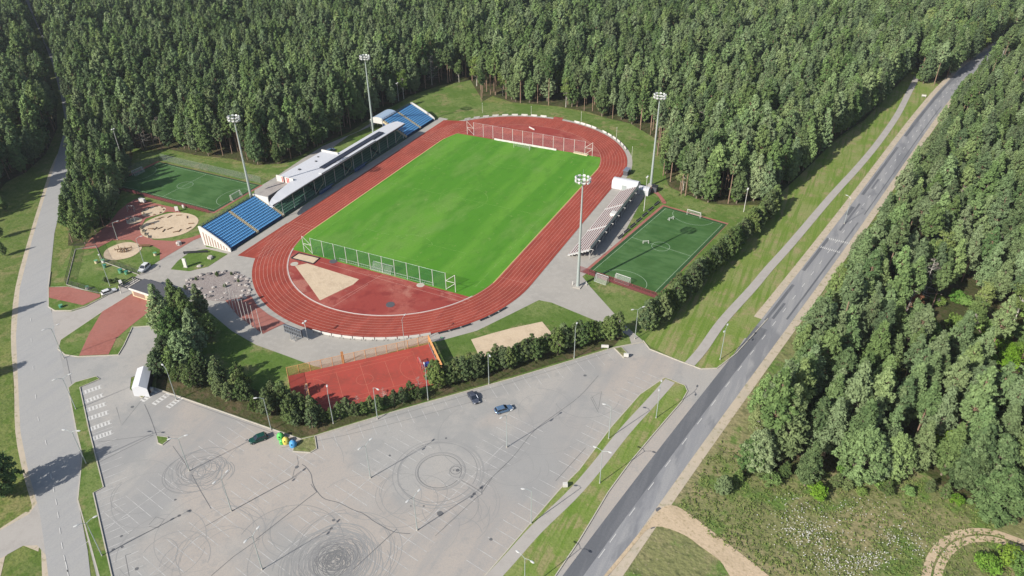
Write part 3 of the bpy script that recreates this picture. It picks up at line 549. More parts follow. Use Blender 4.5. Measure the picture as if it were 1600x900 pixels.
for s in range(6):
    H=(20,21,19,22,20,18)[s]; cm,br=conifer('crown',H,(.46,.5,.42,.56,.38,.45)[s],(2.7,3.0,3.1,2.5,2.9,2.6)[s],(14,14,14,13,15,12)[s],8,100+s,M['needles'],cn=32,cs=.36,lean=.6,shape=(.8,.72,.85,.7,.85,.75)[s],top=.04,cr=.54,fl=1.5,gap=.2)
    addp('pine',H,cm,trunk_mesh('trunk',H,.24,M['bark_o'],br))
for s in range(3):
    H=(17,19,16)[s]; cm,br=conifer('crown',H,.08,(3.5,3.9,3.4)[s],(20,22,18)[s],10,200+s,M['needles'],cn=34,cs=.34,lean=.5,shape=.85,top=.03,cr=.64,fl=1.4,gap=.14)
    addp('edge',H,cm,trunk_mesh('trunk',H,.28,M['bark_g'],br))
for s in range(4):
    H=(7.5,8,7,6.5)[s]; cm,br=conifer('crown',H,.06,(2.1,2.2,2.2,1.9)[s],(11,12,11,10)[s],8,300+s,M['needles_y'],cn=24,cs=.24,lean=.6,shape=.7,top=.06,cr=.38,fl=1.4,gap=.1)
    addp('young',H,cm,trunk_mesh('trunk',H,.12,M['bark_g'],br))
for s in range(2):
    H=(13,12)[s]; cm,br=conifer('crown',H,.03,(4.3,4.0)[s],18,11,400+s,M['needles'],cn=36,cs=.30,lean=.5,shape=.66,top=.08,cr=.6,fl=1.4,gap=.08)
    addp('round',H,cm,trunk_mesh('trunk',H,.3,M['bark_g'],br))
for s in range(3):
    H=(15,13,16)[s]; cm,br=broad('crown',H,.25,(3,3.2,2.8)[s],60,500+s,M['leaves'],cn=56,cs=.28)
    addp('birch',H,cm,trunk_mesh('trunk',H,.18,M['bark_w'],br,.9))
for s in range(3):
    H=(3.6,4.5,3)[s]; cm,br=broad('crown',H,.0,(2.2,2.4,2.0)[s],26,600+s,M['leaves_b'],cn=50,cs=.24,cr=.8)
    addp('bush',H,cm,trunk_mesh('trunk',H,.1,M['bark_g'],br,.6))
for s in range(2):                       # bare grey trees
    rt=random.Random(700+s); H=(15,13)[s]; b=MB(); L=[]; L_t=[]
    for k in range(46):
        z=H*rt.uniform(.2,.97); a=rt.uniform(0,6.28); l=(H-z)*.35+.8; e=(math.cos(a)*l,math.sin(a)*l,z+l*rt.uniform(-.2,.5)); b.tube((0,0,z),e,.05,.015,n=3,caps=False)
        clump(L,Vector(e)*.9+Vector((0,0,z*.1)),.6,.6,7,.22,Vector((0,0,1)),rt.uniform(.2,.8))
    addp('bare',H,crownmesh('crown',L,L_t,M['twigs']),trunk_mesh('trunk',H,.18,M['bark_w'],b))
# joined prototypes for the far woods (kept outside the scene; the woods objects instance them)
stuffc=bpy.data.collections.new('wood_prototypes'); PIDX=[]
for kind in ('pine','edge','birch','bush','bare'):
    for (tm,cm,H) in PROTO[kind]:
        nv=len(tm.vertices); a=np.empty(nv*3,np.float32); tm.vertices.foreach_get('co',a); mv=len(cm.vertices); c=np.empty(mv*3,np.float32); cm.vertices.foreach_get('co',c)
        fs=[list(p.vertices) for p in tm.polygons]; me=bpy.data.meshes.new('wood_tree'); nf=len(fs); mf=len(cm.polygons)
        me.from_pydata(a.reshape(-1,3).tolist()+c.reshape(-1,3).tolist(),[],fs+[[nv+4*i,nv+4*i+1,nv+4*i+2,nv+4*i+3] for i in range(mf)])
        me.materials.append(tm.materials[0]); me.materials.append(cm.materials[0]); me.polygons.foreach_set('material_index',np.r_[np.zeros(nf,np.int32),np.ones(mf,np.int32)])
        t=np.empty(mf,np.float32); cm.attributes['tint'].data.foreach_get('value',t); at=me.attributes.new('tint','FLOAT','FACE'); at.data.foreach_set('value',np.r_[np.zeros(nf,np.float32),t]); me.update()
        o=bpy.data.objects.new('wood_tree_%02d'%len(PIDX),me); stuffc.objects.link(o); PIDX.append(kind)
def wood(name,pts,label,cat='woodland'):
    """pts: x,y,rot,scale,index -> one object whose points carry tree instances"""
    A=np.array(pts,dtype=np.float32); me=bpy.data.meshes.new(name); me.vertices.add(len(A)); co=np.zeros((len(A),3),np.float32); co[:,:2]=A[:,:2]; me.vertices.foreach_set('co',co.ravel())
    for nm,ty_,c in (('rot','FLOAT',2),('scl','FLOAT',3)): at=me.attributes.new(nm,ty_,'POINT'); at.data.foreach_set('value',A[:,c])
    at=me.attributes.new('pick','INT','POINT'); at.data.foreach_set('value',A[:,4].astype(np.int32)); me.update()
    o=bpy.data.objects.new(name,me); COL.objects.link(o); tag(o,label,cat,None,'stuff')
    g=bpy.data.node_groups.new('grow_'+name,'GeometryNodeTree'); g.interface.new_socket('Geometry',in_out='INPUT',socket_type='NodeSocketGeometry'); g.interface.new_socket('Geometry',in_out='OUTPUT',socket_type='NodeSocketGeometry')
    n=g.nodes; l=g.links; gi=n.new('NodeGroupInput'); go=n.new('NodeGroupOutput'); ip=n.new('GeometryNodeInstanceOnPoints'); ci=n.new('GeometryNodeCollectionInfo'); ci.inputs['Collection'].default_value=stuffc; ci.inputs['Separate Children'].default_value=True; ci.inputs['Reset Children'].default_value=True
    def na(nm,t):
        a=n.new('GeometryNodeInputNamedAttribute'); a.data_type=t; a.inputs['Name'].default_value=nm; return a
    r=na('rot','FLOAT'); s=na('scl','FLOAT'); p=na('pick','INT'); cb=n.new('ShaderNodeCombineXYZ'); l.new(r.outputs[0],cb.inputs[2]); cs=n.new('ShaderNodeCombineXYZ')
    for i in range(3): l.new(s.outputs[0],cs.inputs[i])
    l.new(gi.outputs[0],ip.inputs['Points']); l.new(ci.outputs[0],ip.inputs['Instance']); ip.inputs['Pick Instance'].default_value=True; l.new(p.outputs[0],ip.inputs['Instance Index'])
    l.new(cb.outputs[0],ip.inputs['Rotation']); l.new(cs.outputs[0],ip.inputs['Scale']); l.new(ip.outputs[0],go.inputs[0])
    md=o.modifiers.new('grow','NODES'); md.node_group=g; return o
NAMES={'pine':('pine_tree','pine tree'),'edge':('pine_tree','pine tree'),'young':('young_pine','young pine'),'round':('pine_tree','pine tree'),'birch':('birch_tree','birch'),'bush':('bush','bush'),'bare':('bare_tree','bare tree')}
def tree(kind,x,y,label,group=None,sc=1.0,rz=None,var=None,scz=None):
    i=rr.randrange(len(PROTO[kind])) if var is None else var; tm,cm,H=PROTO[kind][i]
    nm,cat=NAMES[kind]; r=thing(nm,label,cat,(x,y,0),rr.uniform(0,6.28) if rz is None else rz,group); r.scale=(sc,sc,scz or sc)
    for n_,me in (('trunk',tm),('crown',cm)): o=bpy.data.objects.new(n_,me); COL.objects.link(o); o.parent=r
    return r
rr=random.Random(3)
def scatter(P,sp,seed,jit=.42):
    r=random.Random(seed); xs=[p[0] for p in P]; ys=[p[1] for p in P]; o=[]
    y=max(min(ys),-330); row=0
    while y<min(max(ys),900):
        x=max(min(xs),-900)+(row%2)*sp/2
        while x<min(max(xs),900):
            px,py=x+r.uniform(-jit,jit)*sp,y+r.uniform(-jit,jit)*sp
            if inside(px,py,P):
                o.append((px,py))
            x+=sp
        y+=sp*.88; row+=1
    return o
def seen(x,y,h=20):
    d=(Vector((x,y,0))-Vector((CX,CY,CZ))).dot(FW)
    if d<20: return False
    a=proj(x,y,0); b=proj(x,y,h); return max(a[0],b[0])>-330 and min(a[0],b[0])<1950 and b[1]<1150 and a[1]>-90
cand=[]     # (dist, x,y,kind,zone)
def edged(x,y,P,d):   # near the outline?
    return any(not inside(x+dx*d,y+dy*d,P) for dx,dy in ((1,0),(-1,0),(0,1),(0,-1)))
r2=random.Random(21)
for P,zone,sp,seed in ((FN,'north',4.6,1),(FW_,'west',5.2,2),(FSTRIP,'strip',4.6,3),(FE,'east',5.0,4)):
    for x,y in scatter(P,sp,seed):
        sh=4 if zone!='west' else 0
        if not seen(x,y): 
            if not (zone=='west' and seen(x+14,y+30)): continue
        q=r2.random(); e=edged(x,y,P,5.0)
        u,v,_=proj(x,y,0)
        if zone=='east':
            if inside(u,v,[(1395,480),(1440,540),(1560,640),(1640,660),(1640,500),(1500,470)]):   # gap of bright undergrowth
                kind='bush' if q<.55 else 'pine' if q<.75 else 'birch' if q<.85 else None
                if kind is None: continue
            else: kind='edge' if q<.36 else 'pine' if q<.84 else 'birch' if q<.88 else 'bush' if q<.94 else 'bare'
            if e: kind='edge' if q<.6 else 'birch' if q<.72 else 'pine' if q<.88 else 'bush'
            if u<1480 and v<300 and e: kind='birch' if q<.5 else 'edge'
            if v>735: kind='round' if q<.5 else 'edge' if q<.8 else 'bush'
        elif zone=='north':
            kind='pine' if q<.78 else 'edge' if q<.965 else 'birch' if q<.985 else 'bare'
            if e: kind='pine' if q<.5 else 'edge' if q<.93 else 'birch' if q<.98 else 'bare'
            if e and u>1140: kind='edge' if q<.75 else 'pine'
            if u>1380 and v<90: kind='birch' if q<.3 else 'edge' if q<.6 else 'pine'
        elif zone=='west': kind='edge' if q<.4 else 'pine' if q<.9 else 'birch'
        else: kind='edge' if q<.75 else 'pine'
        nz=math.sin(x*.061+1.7*math.sin(y*.043))*math.sin(y*.057+1.1*math.sin(x*.037+2)); nh=math.sin(x*.23+y*.11)*math.sin(y*.19-x*.07)
        if zone in('north','east') and not e and v<600 and nh*nz<-.42: continue
        if kind=='bare' and v>560: kind='edge'
        sc=(1+.13*nz)*r2.uniform(.78,1.2)*(.88 if zone=='north' and e and u<700 else 1)
        if kind=='bush': sc*=r2.uniform(1,1.5)
        if e and zone=='east': sc*=r2.uniform(.55,.95)
        if zone=='east' and r2.random()<.13: continue
        if zone=='north' and r2.random()<.04: continue
        if zone=='strip': sc*=r2.uniform(.6,.9)
        if zone=='east' and 110<v<330 : sc*=.75
        if kind=='round' : sc=r2.uniform(.9,1.2)
        cand.append((math.dist((x,y,8),(CX,CY,CZ)),x,y,kind,zone,sc,e))
cand.sort()
ZL={'east':('in the wood right of the main road','wood right of main road'),'north':('in the wood beyond the stadium','wood beyond the stadium'),'west':('in the wood left of the left-hand road','wood left of left-hand road'),'strip':('in the belt between left-hand road and playground','shelter belt beside the left-hand road')}
KL={'pine':'tall straight pine with high grey-green crown','edge':'full pine branched almost to the ground','birch':'light green birch','bush':'low bright green leafy bush','bare':'bare grey leafless tree','round':'broad rounded pine at the clearing edge'}
left={'pine tree':232,'birch':150,'bush':150,'bare tree':60}
woods={}
kbase={k:PIDX.index(k) for k in ('pine','edge','birch','bush','bare')}
for d,x,y,kind,zone,sc,e in cand:
    cat=NAMES[kind][1]
    u,v,_=proj(x,y,8)
    vis=0<=u<=1600 and v<=900 and (zone!='west' or u>5)
    if vis and left[cat]>0:
        left[cat]-=1; tree(kind,x,y,KL[kind]+' '+ZL[zone][0],KL[kind]+', '+ZL[zone][1],sc)
    else:
        k2='edge' if kind=='round' else kind
        woods.setdefault(zone,[]).append((x,y,r2.uniform(0,6.28),sc,kbase[k2]+r2.randrange(len(PROTO[k2]))))
WN={'east':'pine_wood','north':'pine_wood','west':'pine_wood','strip':'pine_wood'}
for z,p in woods.items(): wood(WN[z],p,{'east':'dense mixed wood stretching away right of the main road','north':'dense pine wood stretching away beyond the stadium','west':'shaded pine wood left of the left-hand road','strip':'pines of the shelter belt beside the playground'}[z])
# single trees and rows
def at(kind,u,v,label,sc=1,group=None,var=None,scz=None): x,y=G(u,v); return tree(kind,x,y,label,group,sc,None,var,scz)
at('pine',752,159,'lone small pine with bare stem standing out on the grass beyond the north bend',.72,var=3)
at('round',8,775,'big dark round-crowned tree on the left picture edge shading the road',1.05)
at('round',1128,772,'small round pine standing alone on the grass right of the main road',.42)
at('round',1170,735,'rounded pine clump at the left tip of the right-hand wood',.75); at('edge',1205,715,'pointed pine at the left tip of the right-hand wood, behind the rounded one',.8)
at('round',1335,752,'largest bushy round pine at the front edge of the right-hand wood',1.3); at('round',1385,745,'bushy pine just right of the largest round pine',1.05)
at('round',1545,812,'broad pine at the clearing edge on the right side of the picture',1.2); at('edge',1500,760,'leaning full pine left of the broad one by the clearing',1.0)
o_=at('edge',1412,508,'pine with rusty brown dead needles inside the right-hand wood',.95); M['rust']=leafmat('rusty_needles',C(150,110,84,.7),C(190,146,116,.7))
for c_ in o_.children:
    if c_.name.startswith('crown'): c_.data=c_.data.copy(); c_.data.materials[0]=M['rust']
at('bush',1437,128,'round yellow-green bush at the far end of the cycle path',1.15)
for i,(u,v,s,l) in enumerate(((1540,890,1.2,'leafy bush inside the loop of the dirt track, left one'),(1575,880,1.4,'leafy bush inside the loop of the dirt track, middle one'),(1598,905,1.5,'leafy bush inside the loop of the dirt track, right one'),(1365,758,.9,'yellow-green bush at the foot of the big round pine'))): at('bush',u,v,l,s)
for u_,v_,s_,l_ in ((72,232,1.0,'tall full pine right beside the left-hand road where it enters the wood'),(56,252,.9,'full pine at the wood corner left of the left-hand road'),(36,272,.8,'shorter full pine at the lower tip of the left-hand wood'),(80,196,.95,'full pine overhanging the shaded stretch of the left-hand road')): at('edge',u_,v_,l_,s_)
for i in range(16):
    u_=1135+i*24+rr.uniform(-8,8); v_=(758 if i<6 else 775 if i<11 else 762+ (i-11)*9)+rr.uniform(-12,4)
    at('young' if i%3 else 'bush',u_,v_,('young pine' if i%3 else 'low bush')+' at the front foot of the right-hand wood beside the clearing',rr.uniform(.5,1.0),'young growth along the clearing edge')
at('bush',1148,314,'bright green bush under the pines behind the small right-hand pitch',.7)
big=[(262,528,'edge',.72),(280,545,'round',.85),(300,520,'edge',.72),(318,500,'edge',.55),(265,570,'round',.6),(292,575,'round',.75),(312,555,'edge',.62),(250,585,'round',.48),(283,505,'edge',.6),(330,527,'round',.5)]
for i,(u,v,k,s) in enumerate(big): at(k,u,v,'dark pine in the tight clump between the gatehouse and the marquee',s*1.3,'clump of tall pines by the gatehouse')
yl='young pine in the row along the kerb between the marquee and the recycling igloos'
for i in range(46):
    t=rr.random(); u=262+t*232; v=604+t*80-rr.uniform(4,44)*(1-.1*t)
    at('young',u,v,yl,rr.uniform(.75,1.12),'young pines along the north-west kerb of the car park')
at('edge',-14,500,'dark pine at the left picture edge with its shadow on the verge, upper one',.6); at('round',-26,592,'dark pine at the left picture edge with its shadow on the verge, lower one',.55)
for u_,v_ in ((10,330),(2,372),(8,400)): at('edge',u_,v_,'small pine on the grass at the left picture edge',.38,'small pines on the grass left of the left-hand road')
yl='young pine in the row between the red sports court and the car park'
for i in range(13):
    t=(i+.5)/13; u=500+t*160; v=678-t*50-rr.uniform(5,17); at('young' ,u,v,yl,rr.uniform(.5,.8),'young pines below the red sports court')
for (u,v) in ((528,652),(600,630),(560,640),(690,600),(655,612)): at('bare',u,v,'small leafless grey shrub tree between the sports court and the car park',.34,'leafless shrubs below the red sports court')
yl='young pine in the dense row between the volleyball sand and car park'
for i in range(44):
    t=(i+.5)/44; u=672+t*296+rr.uniform(-4,4); v=616-t*86-rr.uniform(2,15); at('young',u,v,yl,rr.uniform(.8,1.08)+.15*t,'dense young pine row north of the car park')
yl='young pine in the long row between the small right pitch and the cycle path'
hl=GP([(1012,520),(1045,492),(1080,455),(1115,422),(1150,390),(1185,355),(1212,328)]); hp=smooth(hl,12,False)
for i,(x,y) in enumerate(hp):
    for k in range(1):
        tree('young',x+rr.uniform(-1.2,.6),y+rr.uniform(-1,1),yl,'long young pine row right of the small pitch',rr.uniform(1.05,1.4))
for (u,v,s) in ((205,352,1),(300,250,1)): pass
# ---------------------------------------------------------------- west grandstand
def gs():
    t=thing('grandstand','long grandstand with blue seat blocks at both ends and a roofed middle','grandstand',(-58,0,0))
    off=Vector((58,0,0))
    def B(b,name,m,par=None,**k):
        b.v=[(x+58,y,z) for x,y,z in b.v]; return b.build(name,m,par or t,**k)
    X0=-52.0; D=.95; RZ=.45; Z0=.9
    def base(y0,y1,rows,m='conc'):
        prof=[(X0,0.02),(X0,Z0)]
        for i in range(rows): prof+= [(X0-D*(i+1),Z0+RZ*i),(X0-D*(i+1),Z0+RZ*(i+1))] if i<rows-1 else [(X0-D*(i+1)-.6,Z0+RZ*i)]
        prof+= [(prof[-1][0],0.02)]
        return MB().prism(prof,y0,y1)
    B(base(-66.8,-40.0,12),'terrace',M['riser'],recalc=True); B(base(-39.99,42.2,6),'terrace',M['riser_g'],recalc=True); B(base(42.21,66.2,12),'terrace',M['riser'],recalc=True)
    secs=[(-66.3,-54.3,12,'seat_blue'),(-52.9,-40.7,12,'seat_blue'),(-39.3,-20.5,6,'seat_green'),(-19,0,6,'seat_green'),(1.5,20,6,'seat_green'),(21.5,41.4,6,'seat_green'),(43.1,53.4,12,'seat_blue'),(54.9,65.7,12,'seat_blue')]
    for (y0,y1,n,mm) in secs:
        for i in range(n):
            b=MB(); x=X0-D*i-.50; z=Z0+RZ*i; k=int((y1-y0)/.52)
            for j in range(k):
                y=y0+j*(y1-y0)/k; b.box(x-.14,x+.34,y+.02,y+.5,z+.36,z+.44); b.box(x-.24,x-.14,y+.03,y+.5,z+.44,z+.70)
            b.box(x-.05,x+.12,y0,y1,z+.02,z+.34)
            B(b,'seat_row',M[mm])
    for yc,n in ((-53.6,12),(-40.05,12),(42.3,12),(54.15,12)):
        b=MB()
        for i in range(n):
            b.box(X0-D*i-.5,X0-D*i+.02,yc-.6,yc+.6,Z0+RZ*i-.44,Z0+RZ*i+.24); b.box(X0-D*i-.98,X0-D*i-.5,yc-.6,yc+.6,Z0+RZ*i-.42,Z0+RZ*i+.45)
        B(b,'stairway',M['cream'])
    for ya,yb in ((-67.2,-66.85),(66.25,66.6)):
        b=MB(); pr=[(-51.6,.02),(-51.6,1.2)]+[(-51.6-11.8*s,1.2+5.9*s**.8) for s in np.linspace(.08,1,10)]+[(-64.3,6.9),(-63.6,.02)]; b.prism(pr,ya,yb); w_=B(b,'end_wall',M['white_paint'],recalc=True)
        b=MB(); 
        for s in np.linspace(.1,.95,9):
            x=-52-11*s; b.box(x-.35,x+.1,ya-.03 if ya<0 else yb,ya if ya<0 else yb+.03,.3,.8+5.0*s*.9)
        B(b,'wall_slats',M['brown_base'],w_)
    for y0,y1 in ((-66.8,-40),(42.2,66.2)):
        b=MB(); b.box(-64.1,-64.0,y0,y1,0,6.3); B(b,'back_wall',M['conc'])
        b=MB(); y=y0
        while y<y1: b.box(-63.9,-63.82,y,y+.08,5.6,7.3); b.tube((-63.86,y,7.2),(-64.9,y,6.0),.05,n=4); y+=1.9
        for z in (6.6,6.9,7.3): b.box(-63.9,-63.84,y0,y1,z-.04,z+.02)
        b.box(-63.88,-63.86,y0,y1,5.9,6.5); B(b,'railing',M['riser'])
    b=MB(); b.box(-57.75,-57.55,-39.9,42.1,0,7.3); B(b,'rear_wall',M['dark_grey'])
    for y in (-24,-12,2,14,27):
        b=MB(); b.box(-57.54,-57.48,y,y+7,4.2,6.3); B(b,'window',M['glass_dark'])
    b=MB(); b.box(-64.6,-57.8,-40,-26.3,0,6.1); d=B(b,'deck_block',M['grey_roof']); b=MB(); b.box(-64.7,-57.6,-40.3,-39.95,0,6.9); B(b,'parapet',M['white_paint'],d)
    b=MB(); b.box(-65,-57.8,-26.2,.6,0,7.6); d=B(b,'upper_building',M['white_membrane'])
    b=MB(); b.box(-65.2,-57.2,-26.6,-26.25,6.0,8.5); s=B(b,'sign_wall',M['white_paint'],d)
    b=MB(); 
    for k,(x,c) in enumerate(((-62.6,0),(-61.7,0),(-60.3,0),(-59.6,0))): b.box(x,x+.45,-26.63,-26.6,6.3,8.3)
    B(b,'stripes',M['pink_red'],d); b=MB(); b.box(-65.2,-57.2,.65,1.0,6.0,8.3); B(b,'parapet',M['white_paint'],d)
    b=MB(); b.box(-62,-61.2,-18,-17.2,7.6,8.0); b.box(-61,-60.4,-9,-8.3,7.6,7.95); b.box(-63,-62.4,-5,-4.5,7.6,7.9); B(b,'roof_vents',M['dark_grey'],d)
    # roof: thin wing, low tip at the south end
    b=MB(); ys=[-44.6,-43.4,-41,-36,-27,-13,0,27,36,40,41.6]; rx=[-53.2,-54.2,-55.2,-56.6,-57.9,-57.9,-57.9,-57.9,-57.6,-56.6,-55.4]; zf=[6.3,6.6,6.95,7.2,7.3,7.3,7.3,7.3,7.3,7.3,7.3]
    for i in range(len(ys)-1):
        for dz,fl in ((0,0),(-.35,1)):
            b.face([(-51.7,ys[i],zf[i]+dz),(-51.7,ys[i+1],zf[i+1]+dz),(rx[i+1],ys[i+1],zf[i+1]+.35+dz),(rx[i],ys[i],zf[i]+.35+dz)],flip=bool(fl))
        for xa,xb,dz in ((-51.7,-51.7,0),):
            b.face([(-51.7,ys[i],zf[i]-.35),(-51.7,ys[i+1],zf[i+1]-.35),(-51.7,ys[i+1],zf[i+1]),(-51.7,ys[i],zf[i])],flip=True)
        b.face([(rx[i],ys[i],zf[i]),(rx[i+1],ys[i+1],zf[i+1]),(rx[i+1],ys[i+1],zf[i+1]+.35),(rx[i],ys[i],zf[i]+.35)])
    b.face([(-51.7,ys[0],zf[0]-.35),(-51.7,ys[0],zf[0]),(rx[0],ys[0],zf[0]+.35),(rx[0],ys[0],zf[0])]); b.face([(-51.7,ys[-1],7.3-.35),(rx[-1],ys[-1],7.3),(rx[-1],ys[-1],7.65),(-51.7,ys[-1],7.3)])
    rf=B(b,'roof',M['white_membrane'],recalc=False)
    b=MB(); b.box(-55.6,-53.2,-13.0,27.5,7.72,8.0); B(b,'dark_roof_strip',M['roof_dark'],rf)
    b=MB(); b.box(-52.9,-51.55,-17,19,7.45,7.8); fs=B(b,'fascia',M['white_membrane'],rf)
    b=MB(); b.box(-51.9,-51.72,-44.4,41.5,6.55,6.93); B(b,'roof_edge',M['dark_metal'],rf)
    y=-39.9
    while y<41:
        b=MB().tube((-51.95,y,.9),(-51.95,y,7.0),.11,n=6); B(b,'post',M['galv']); y+=6.15
    for y in (-21,-2.5,16,34):
        b=MB().tube((-52.2,y,.9),(-52.2,y+5,3.2),.08,n=4); b.tube((-52.2,y+5,3.2),(-55,y+8,4.4),.08,n=4); B(b,'brace',M['cream'])
    return t
gs()
def shelter(u,v,label):
    x,y=G(u,v,1.8); t=thing('team_shelter',label,'team shelter',(-50.6,y,0))
    b=MB(); n=7
    pts=[(-.9,0.02),(-.9,1.6),(-.5,1.9),(.5,2.0),(.5,1.92),(-.45,1.82),(-.82,1.55),(-.82,0.02)]; b.prism(pts,-3.6,3.6); b.build('shell',M['car_blue'],t,recalc=True)
    b=MB(); b.box(-.7,-.3,-3.4,3.4,.4,.5); b.build('bench',M['seat_blue_deep'],t)
shelter(515,294,'pale blue team shelter under the grandstand roof edge, the nearer of the two'); shelter(571,260,'pale blue team shelter under the grandstand roof edge, the farther of the two')
t=thing('entrance_canopy','translucent grey vaulted canopy behind the far blue seats','canopy',(-68.5,50.5,0),0)
b=MB(); pts=[(4.6*math.cos(a),3.4+3.0*math.sin(a)) for a in np.linspace(0,PI,12)]
for i in range(11): b.face([(pts[i][0],-5.5,pts[i][1]),(pts[i+1][0],-5.5,pts[i+1][1]),(pts[i+1][0],5.5,pts[i+1][1]),(pts[i][0],5.5,pts[i][1])])
b.build('vault',M['vault_blue'],t); b=MB(); b.face([(p[0],-5.5,p[1]) for p in pts]); b.build('gable',M['white_paint'],t)
for sx in (-4.5,4.5):
    for sy in (-5.3,0,5.3): MB().tube((sx,sy,0),(sx,sy,3.2),.1,n=6).build('post',M['white_paint'],t)
# ---------------------------------------------------------------- east stand
def es():
    t=thing('bleachers','open steel bleachers with white planks on the east side of the track','bleachers',(51.3,0,0))
    ya,yb=-21.5,30.5; n=8; D=.9; RZ=.46
    b=MB()
    for i in range(n): b.box(D*i,D*i+.86,ya,yb,.25+RZ*i,.33+RZ*i); b.box(D*i+.86,D*i+.9,ya,yb,.3+RZ*i,.72+RZ*i)
    b.build('deck',M['maroon'],t)
    secs=[(ya+.1,-4.6),(-3.2,13.2),(14.6,yb-.1)]
    for (a,c) in secs:
        for i in range(n): 
            b=MB(); b.box(D*i+.3,D*i+.62,a,c,.66+RZ*i,.74+RZ*i); b.build('bench_plank',M['white_paint'],t)
    for y in (-3.9,13.9,ya-.5):
        b=MB()
        for i in range(n): b.box(D*i,D*i+.9,y-.55,y+.55,.36+RZ*i,.56+RZ*i)
        b.build('stairway',M['white_paint'],t)
    y=ya
    while y<=yb:
        b=MB(); b.tube((n*D,y,0),(n*D,y,.3+RZ*n),.07,n=4); b.tube((0,y,0.0),(n*D,y,RZ*n-.25),.06,n=4); b.tube((n*D,y,.3+RZ*n),(n*D+1.3,y,.3+RZ*n),.08,n=4); b.tube((n*D+1.2,y,.3+RZ*n),(n*D,y,1.2),.05,n=4); y+=6.5; b.build('support_frame',M['white_paint'],t)
    b=MB(); 
    b.box(n*D+.02,n*D+.08,ya,yb,RZ*n-.6,1.25+RZ*n)
    b.build('back_rail',M['white_paint'],t)
    b=MB(); b.box(5.0,6.9,-.8+5,1.4+5,3.2,4.4); b.box(5.2,5.6,7,8,3.1,3.9); b.build('press_desk',M['white_paint'],t)
es()
def barrel(name,label,cat,x0,x1,y0,y1,wz,rz_,m):
    t=thing(name,label,cat,((x0+x1)/2,(y0+y1)/2,0)); w2=(x1-x0)/2; h=(y1-y0)/2
    pts=[(-h,0)]+[(-h*math.cos(a),wz+rz_*math.sin(a)) for a in np.linspace(0,PI,14)]+[(h,0)]
    b=MB(); nn=len(pts); b.v=[(-w2,p[0],p[1]) for p in pts]+[(w2,p[0],p[1]) for p in pts]; b.f=[[i,i+1,nn+i+1,nn+i] for i in range(nn-1)]; b.mi=[0]*(nn-1); b.build('shell',m,t,recalc=True)
    b=MB(); b.v=[(-w2,p[0],p[1]) for p in pts]; b.f=[list(range(nn))]; b.mi=[0]; b.build('end_panel',m,t)
    b=MB(); b.v=[(w2,p[0],p[1]) for p in pts]; b.f=[list(range(nn))]; b.mi=[0]; b.build('end_panel',m,t)
    b=MB(); b.box(-.9,.9,-h-.05,-h-.01,0,2.1); b.build('door',M['galv'],t); return t
barrel('storage_tent','long white rounded storage tent at the north end of the bleachers','storage tent',47.4,57.4,32.2,36.8,1.8,1.9,M['white_membrane'])
barrel('storage_tent','short white tent behind the long rounded one by the bleachers','storage tent',57.8,62.2,31.2,34.8,2.0,.8,M['white_membrane'])
b_=thing('utility_hut','small grey hut beside the track north of the white tents','hut',(*G(979,272),0)); MB().box(-.9,.9,-1.8,1.8,0,2.0).build('walls',M['dark_grey'],b_); MB().box(-1.05,1.05,-1.95,1.95,2.0,2.15).build('roof',M['silver'],b_)
b_=thing('equipment_container','dark container at the foot of the north-east floodlight mast','container',(63.2,36.4,0)); MB().box(-1,1,-1.2,1.2,0,2.2).build('body',M['dark_grey'],b_); MB().box(-1.05,1.05,-1.25,1.25,2.2,2.3).build('lid',M['dark_metal'],b_); MB().box(-1.03,-1.0,-.5,.5,.2,2).build('door',M['galv'],b_)
# ---------------------------------------------------------------- floodlight masts
def mast(x,y,H,label):
    t=thing('floodlight_mast',label,'floodlight mast',(x,y,0)); 
    MB().box(-1.2,1.2,-1.2,1.2,0,.35).build('footing',M['conc'],t)
    b=MB(); 
    for i in range(6): b.tube((0,0,.3+(H-1)*i/6),(0,0,.3+(H-1)*(i+1)/6),.52-.055*i,.52-.055*(i+1),n=12,caps=False)
    b.build('pole',M['galv'],t,smooth=True)
    b=MB(); R0=1.8
    for z in (H-.8,H+.3):
        for k in range(14):
            a=2*PI*k/14; c=2*PI*(k+1)/14; b.tube((R0*math.cos(a),R0*.8*math.sin(a),z),(R0*math.cos(c),R0*.8*math.sin(c),z),.07,n=4)
    for k in range(7): a=2*PI*k/7; b.tube((0,0,H-1.3),(R0*math.cos(a),R0*.8*math.sin(a),H-.8),.06,n=4); b.tube((R0*math.cos(a),R0*.8*math.sin(a),H-.8),(R0*math.cos(a),R0*.8*math.sin(a),H+.3),.05,n=4)
    b.build('head_frame',M['galv'],t)
    for k in range(18):
        a=2*PI*(k//2)/9+.3; z=H-.75+(k%2)*1.0; r=R0+.25; b=MB(); q=Matrix.Translation((r*math.cos(a),r*.8*math.sin(a),z))@Matrix.Rotation(a,4,'Z')@Matrix.Rotation(R(35),4,'Y')
        b.box(-.18,.18,-.38,.38,-.3,.3,q); b.box(.18,.3,-.3,.3,-.22,.22,q); b.build('floodlight',M['lamp_white'],t)
    MB().tube((0,0,H+.3),(0,0,H+3),.04,.02,n=4).build('lightning_rod',M['galv'],t)
    return t
mast(61,-38.1,36.3,'tall floodlight mast in front of the small right-hand pitch'); mast(60.5,40.7,35.8,'tall floodlight mast behind the white storage tents')
mx,my=G(365,184,34.8); mast(mx,my,34.8,'tall floodlight mast rising behind the near blue seats'); mast(-67.1,38.9,35.2,'tall floodlight mast rising behind the far end of the grandstand roof')
